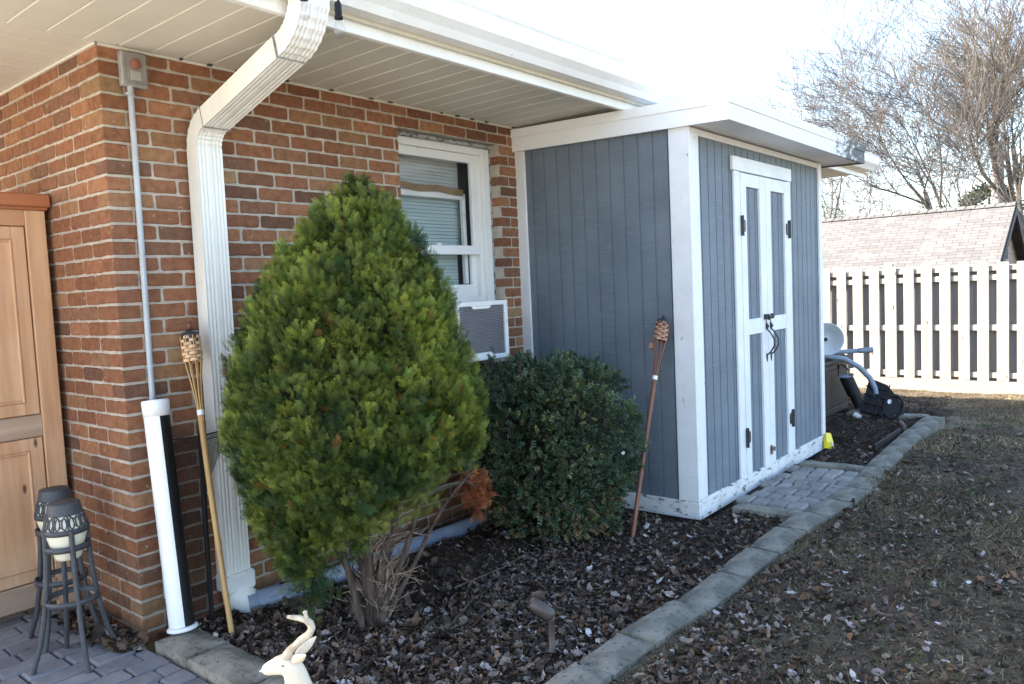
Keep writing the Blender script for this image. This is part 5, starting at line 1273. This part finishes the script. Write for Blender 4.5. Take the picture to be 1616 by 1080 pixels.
b_ = MB(); b_.add(V, [(j*na+k, j*na+(k+1) % na, (j+1)*na+(k+1) % na, (j+1)*na+k) for j in range(nz_-1) for k in range(na)]+[tuple(reversed(range(na))), tuple(range((nz_-1)*na, nz_*na))], 0, True); b_.build('dark_core', m_dark, bx)  # added dark hull, shade inside the bush put into its colour
b_ = MB()
for i in range(16):
    a = rnd.uniform(0, 2*PI); r_ = rnd.uniform(.15, .42); b_.tube([(rnd.uniform(-.05, .05), rnd.uniform(-.05, .05), -.02), (r_*.35*math.cos(a), r_*.35*math.sin(a), .10), (r_*math.cos(a), r_*math.sin(a), .30)], [.014, .010, .006], 6)
b_.build('stems', m_bark, bx)
b_ = MB(); T = Matrix.Translation((1.96, -1.235, .535)) @ Matrix.Rotation(R(40), 4, 'X') @ Matrix.Rotation(R(30), 4, 'Y'); b_.box(-.022, .022, -.002, .002, -.007, .007, 0, .001, T); b_.tube([T @ Vector((.02, 0, 0)), T @ Vector((.03, .01, .01))], .002, 6)
tag(b_.build('plant_tag', m_whiteplastic), 'small white plant tag caught in the boxwood', 'plant tag')

# ------------------------------------------------------------------ leaf litter, chips and dry grass
rg = np.random.default_rng(101)
def leaf_template(rg, lobes):
    n = 9; t = np.linspace(0, 1, n); wv = np.sin(PI*t**.8)*rg.uniform(.17, .30)
    if lobes: wv = wv*(.62+.5*np.abs(np.sin(t*PI*3.2+.4)))
    cur = rg.uniform(.1, .8); fold = rg.uniform(.1, .6); tw = rg.normal(0, .5); V = []
    for i in range(n):
        x = (t[i]-.5); z = cur*(x*x)*1.3+.04*math.sin(i*2+tw)
        c = np.array([x, 0, z])
        for s in (-1, 0, 1):
            a = tw*x; yv = s*wv[i]; zz = abs(s)*wv[i]*fold+.03*rg.normal(); V.append((c[0]-.10*abs(s)*lobes*(i % 2), yv*math.cos(a)-zz*math.sin(a), c[2]+yv*math.sin(a)+zz*math.cos(a)))
    F = [(i*3+k, (i+1)*3+k, (i+1)*3+k+1, i*3+k+1) for i in range(n-1) for k in (0, 1)]; return np.array(V), np.array(F)
LC = np.array([(.115, .066, .040), (.075, .048, .032), (.17, .108, .068), (.046, .031, .023), (.25, .20, .165), (.35, .30, .275), (.52, .49, .48), (.25, .135, .07), (.19, .145, .11)])
LP = np.array([.18, .16, .12, .13, .13, .09, .035, .025, .13]); LP = LP/LP.sum()
def leaves(name, n_, regionf, zf, size, label, tilt=.6, pale=1.0):
    parts = []; per = n_//8; LP2 = LP.copy(); LP2[4:7] *= pale; LP2 /= LP2.sum()
    for q in range(8):
        tv, tf = leaf_template(rg, q % 2); xy = regionf(per, rg); z = zf(xy[:, 0], xy[:, 1])+rg.uniform(.003, .016, len(xy)); sc = size[0]+(size[1]*1.25-size[0])*rg.uniform(0, 1, len(xy))**1.8
        d = np.stack([rg.normal(0, tilt, len(xy)), rg.normal(0, tilt, len(xy)), np.where(rg.uniform(0, 1, len(xy)) < .6, 1., -1.)], 1)
        Rm = frames(d, rg.uniform(0, 2*PI, len(xy)))*sc[:, None, None]; col = LC[rg.choice(len(LC), len(xy), p=LP2)]*rg.uniform(.55, 1.12, (len(xy), 1)); loc = np.concatenate([xy, (z+sc*.10)[:, None]], 1)
        parts.append(scatter(tv, tf, Rm, loc, col))
    V, F, C_ = join(parts); return tag(np_obj(name, V, F, m_leaf, C_, smooth=True), label, 'leaves', kind='stuff')
def bed_region(n_, rg):
    P = np.zeros((0, 2))
    while len(P) < n_:
        x = rg.uniform(.12, 5.0, n_*3)**1.0; y = rg.uniform(-1.79, -.12, n_*3)
        dens = np.where(x < 2.0, 1.0-.28*np.clip(x-.8, 0, 9), .32)*np.where((x > .95) & (x < 1.75) & (y > -.75), .12, 1)*np.where(y < -.9, 1, .7)*np.where(x > 2.9, .35, 1)
        ok = (rg.uniform(0, 1, n_*3) < dens) & ~((x > 2.62) & (y > -1.30)) & ~((x > 2.9) & (x < 4.3)); P = np.concatenate([P, np.stack([x, y], 1)[ok]])
    return P[:n_]
def lawn_region(n_, rg):
    P = np.zeros((0, 2))
    while len(P) < n_:
        x = rg.uniform(.2, 6.5, n_*4); y = rg.uniform(-4.0, -1.96, n_*4); dens = np.exp(-((y+1.93)/-.55)*.8)*np.exp(-np.clip(x-1.2, 0, 9)*.75)+.055+.04*np.exp(-np.clip(x-2, 0, 9))
        cl = .5+.8*noise3(np.stack([x, y, x*0], 1), 3, 4); ok = rg.uniform(0, 1, n_*4) < dens*np.clip(cl, .15, 1.3); P = np.concatenate([P, np.stack([x, y], 1)[ok]])
    return P[:n_]
leaves('bed_leaf_litter', 8800, bed_region, lambda x, y: hb(x, y), (.017, .046), 'dead brown and pale curled leaves covering the flower bed')
leaves('lawn_leaf_litter', 7000, lawn_region, lambda x, y: hl(x, y), (.016, .046), 'scattered dead leaves on the lawn', pale=.9)
def corner_region(n_, rg): return np.stack([rg.uniform(-.16, .03, n_)+0, rg.uniform(-.12, .42, n_)], 1)
def corner_region2(n_, rg): t = rg.uniform(0, 1, n_); return np.stack([-.05-.12*rg.uniform(0, 1, n_), -.15+.65*t], 1)
leaves('corner_leaf_pile', 150, corner_region2, lambda x, y: x*0+.004, (.05, .095), 'large brown leaves blown against the brick corner', tilt=.7, pale=.4)
def big_bed(n_, rg): return np.stack([rg.uniform(.12, 1.3, n_), rg.uniform(-1.3, -.25, n_)], 1)
leaves('large_bed_leaves', 420, big_bed, lambda x, y: hb(x, y), (.035, .065), 'larger brown leaves round the foot of the arborvitae', tilt=.8, pale=.3)
# chips
chips_t = np.array([(-.5, -.07, 0), (.5, -.035, 0), (.48, .045, .03), (-.45, .08, .03)]); chips_f = np.array([(0, 1, 2, 3)])
n_ = 40000; x = rg.uniform(.1, 8.0, n_); y = rg.uniform(-1.72, -.1, n_); ok = ~((x > 2.7) & (x < 5.1) & (y > -1.25)) & ~((x > 3.05) & (x < 4.15)); x, y = x[ok], y[ok]
loc = np.stack([x, y, hb(x, y)+rg.uniform(0, .012, len(x))], 1); d = np.stack([rg.normal(0, .45, len(x)), rg.normal(0, .45, len(x)), np.ones(len(x))], 1)
g = rg.choice([.032, .052, .09, .16, .27], len(x), p=[.28, .30, .23, .13, .06])[:, None]
V, F, C_ = scatter(chips_t, chips_f, frames(d, rg.uniform(0, 6.28, len(x)))*rg.uniform(.012, .055, len(x))[:, None, None], loc, np.array([[1.1, .80, .60]])*g)
tag(np_obj('mulch_chips', V, F, m_chip, C_), 'dark shredded wood mulch in the flower bed', 'mulch', kind='stuff')
# dry grass
def blades(n_, x0, x1, y0, y1, ln, w, seed):
    rg = np.random.default_rng(seed); x = rg.uniform(x0, x1, n_); y = rg.uniform(y0, y1, n_); P = np.stack([x, y, x*0], 1); dn = .55+.9*noise3(P, 1.7, 8)+.3*noise3(P, 6, 3)
    dn = dn*np.clip(.30+.28*(x-1.0), .35, 1.0); ok = rg.uniform(0, 1, n_) < dn; x, y, P = x[ok], y[ok], P[ok]; n_ = len(x)
    t = np.array([(-.5, 0, 0), (.5, 0, 0), (.35, .25, .55), (-.35, .25, .55), (.0, .7, .95), (.0, .7, .95)]); t[:, 0] *= w
    f = np.array([(0, 1, 2, 3), (3, 2, 4, 5)]); d = np.stack([rg.normal(0, 1.0, n_), rg.normal(0, 1.0, n_), rg.uniform(.15, .9, n_)], 1)
    pal = np.array([(.32, .25, .155), (.22, .165, .10), (.44, .36, .24), (.12, .09, .055), (.10, .105, .042), (.20, .15, .10)]); gr = np.clip(.5+.8*noise3(P, 1.1, 6), 0, 1)
    ci = rg.choice(6, n_, p=[.24, .24, .14, .17, .09, .12]); col = pal[ci]*rg.uniform(.65, 1.2, (n_, 1))*(.65+.7*gr[:, None]); loc = np.stack([x, y, hl(x, y)-.002], 1)
    return scatter(t, f, frames(d, rg.uniform(0, 6.28, n_))*rg.uniform(ln*.6, ln*1.4, n_)[:, None, None], loc, col)
V, F, C_ = join([blades(95000, .2, 3.5, -3.8, -1.9, .030, .075, 1), blades(110000, 3.5, 10.4, -4.2, -1.9, .036, .10, 2), blades(34000, 3.5, 10.4, -6.5, -4.2, .05, .12, 3), blades(22000, 6.8, 10.5, -1.95, 2.5, .036, .1, 4)])
tag(np_obj('dry_grass', V, F, m_grass, C_), 'thin dry tan and olive grass growing over the lawn', 'grass', kind='stuff')
# dark crumbs of soil and thatch over the lawn
n_ = 52000; x = np.concatenate([rg.uniform(.2, 4.0, n_//2), rg.uniform(2.0, 9.5, n_//2)]); y = rg.uniform(-4.0, -1.92, n_)
loc = np.stack([x, y, hl(x, y)+rg.uniform(0, .008, n_)], 1); d = np.stack([rg.normal(0, .5, n_), rg.normal(0, .5, n_), np.ones(n_)], 1)
cc = np.array([(.042, .031, .021), (.09, .066, .043), (.17, .13, .085), (.28, .22, .15), (.08, .088, .035)])[rg.choice(5, n_, p=[.27, .24, .2, .17, .12])]
V, F, C_ = scatter(chips_t, chips_f, frames(d, rg.uniform(0, 6.28, n_))*rg.uniform(.008, .026, n_)[:, None, None]*np.array([[[1, 1.8, 1]]]), loc, cc)
tag(np_obj('lawn_thatch', V, F, m_chip, C_), 'crumbled dead thatch and soil over the brown lawn', 'thatch', kind='stuff')
n_ = 1500; cx_ = rg.uniform(1.0, 8.0, 60); cy_ = rg.uniform(-2.9, -1.98, 60); k = rg.choice(60, n_); x = cx_[k]+rg.normal(0, .06, n_); y = np.minimum(cy_[k]+rg.normal(0, .05, n_), -1.96)
loc = np.stack([x, y, hl(x, y)+.004], 1); d = np.stack([rg.normal(0, .5, n_), rg.normal(0, .5, n_), np.ones(n_)], 1)
lv3 = np.array([(0, 0, 0), (.35, .1, .5), (0, .2, 1.0), (-.35, .1, .5)]); g = rg.uniform(.6, 1.3, (n_, 1))
V, F, C_ = scatter(lv3, np.array([(0, 1, 2, 3)]), frames(d, rg.uniform(0, 6.28, n_))*rg.uniform(.008, .022, n_)[:, None, None], loc, np.array([[.085, .115, .040]])*g)
tag(np_obj('lawn_weeds', V, F, m_grass, C_), 'small green weeds coming up through the brown lawn', 'weeds', kind='stuff')
# fallen sticks in the bed
for pts, r_, lab in (([(.75, -1.12, .035), (1.0, -1.02, .04), (1.3, -.98, .035)], .006, 'bent dead stick lying beside the arborvitae trunk'), ([(1.05, -.86, .04), (1.35, -.90, .05), (1.62, -.86, .045)], .005, 'thin pale stick on the bare soil between the two shrubs')):
    b_ = MB(); b_.tube(pts, [r_, r_*.8, r_*.4], 7); tag(b_.build('fallen_stick', m_bark), lab, 'stick')
# finished
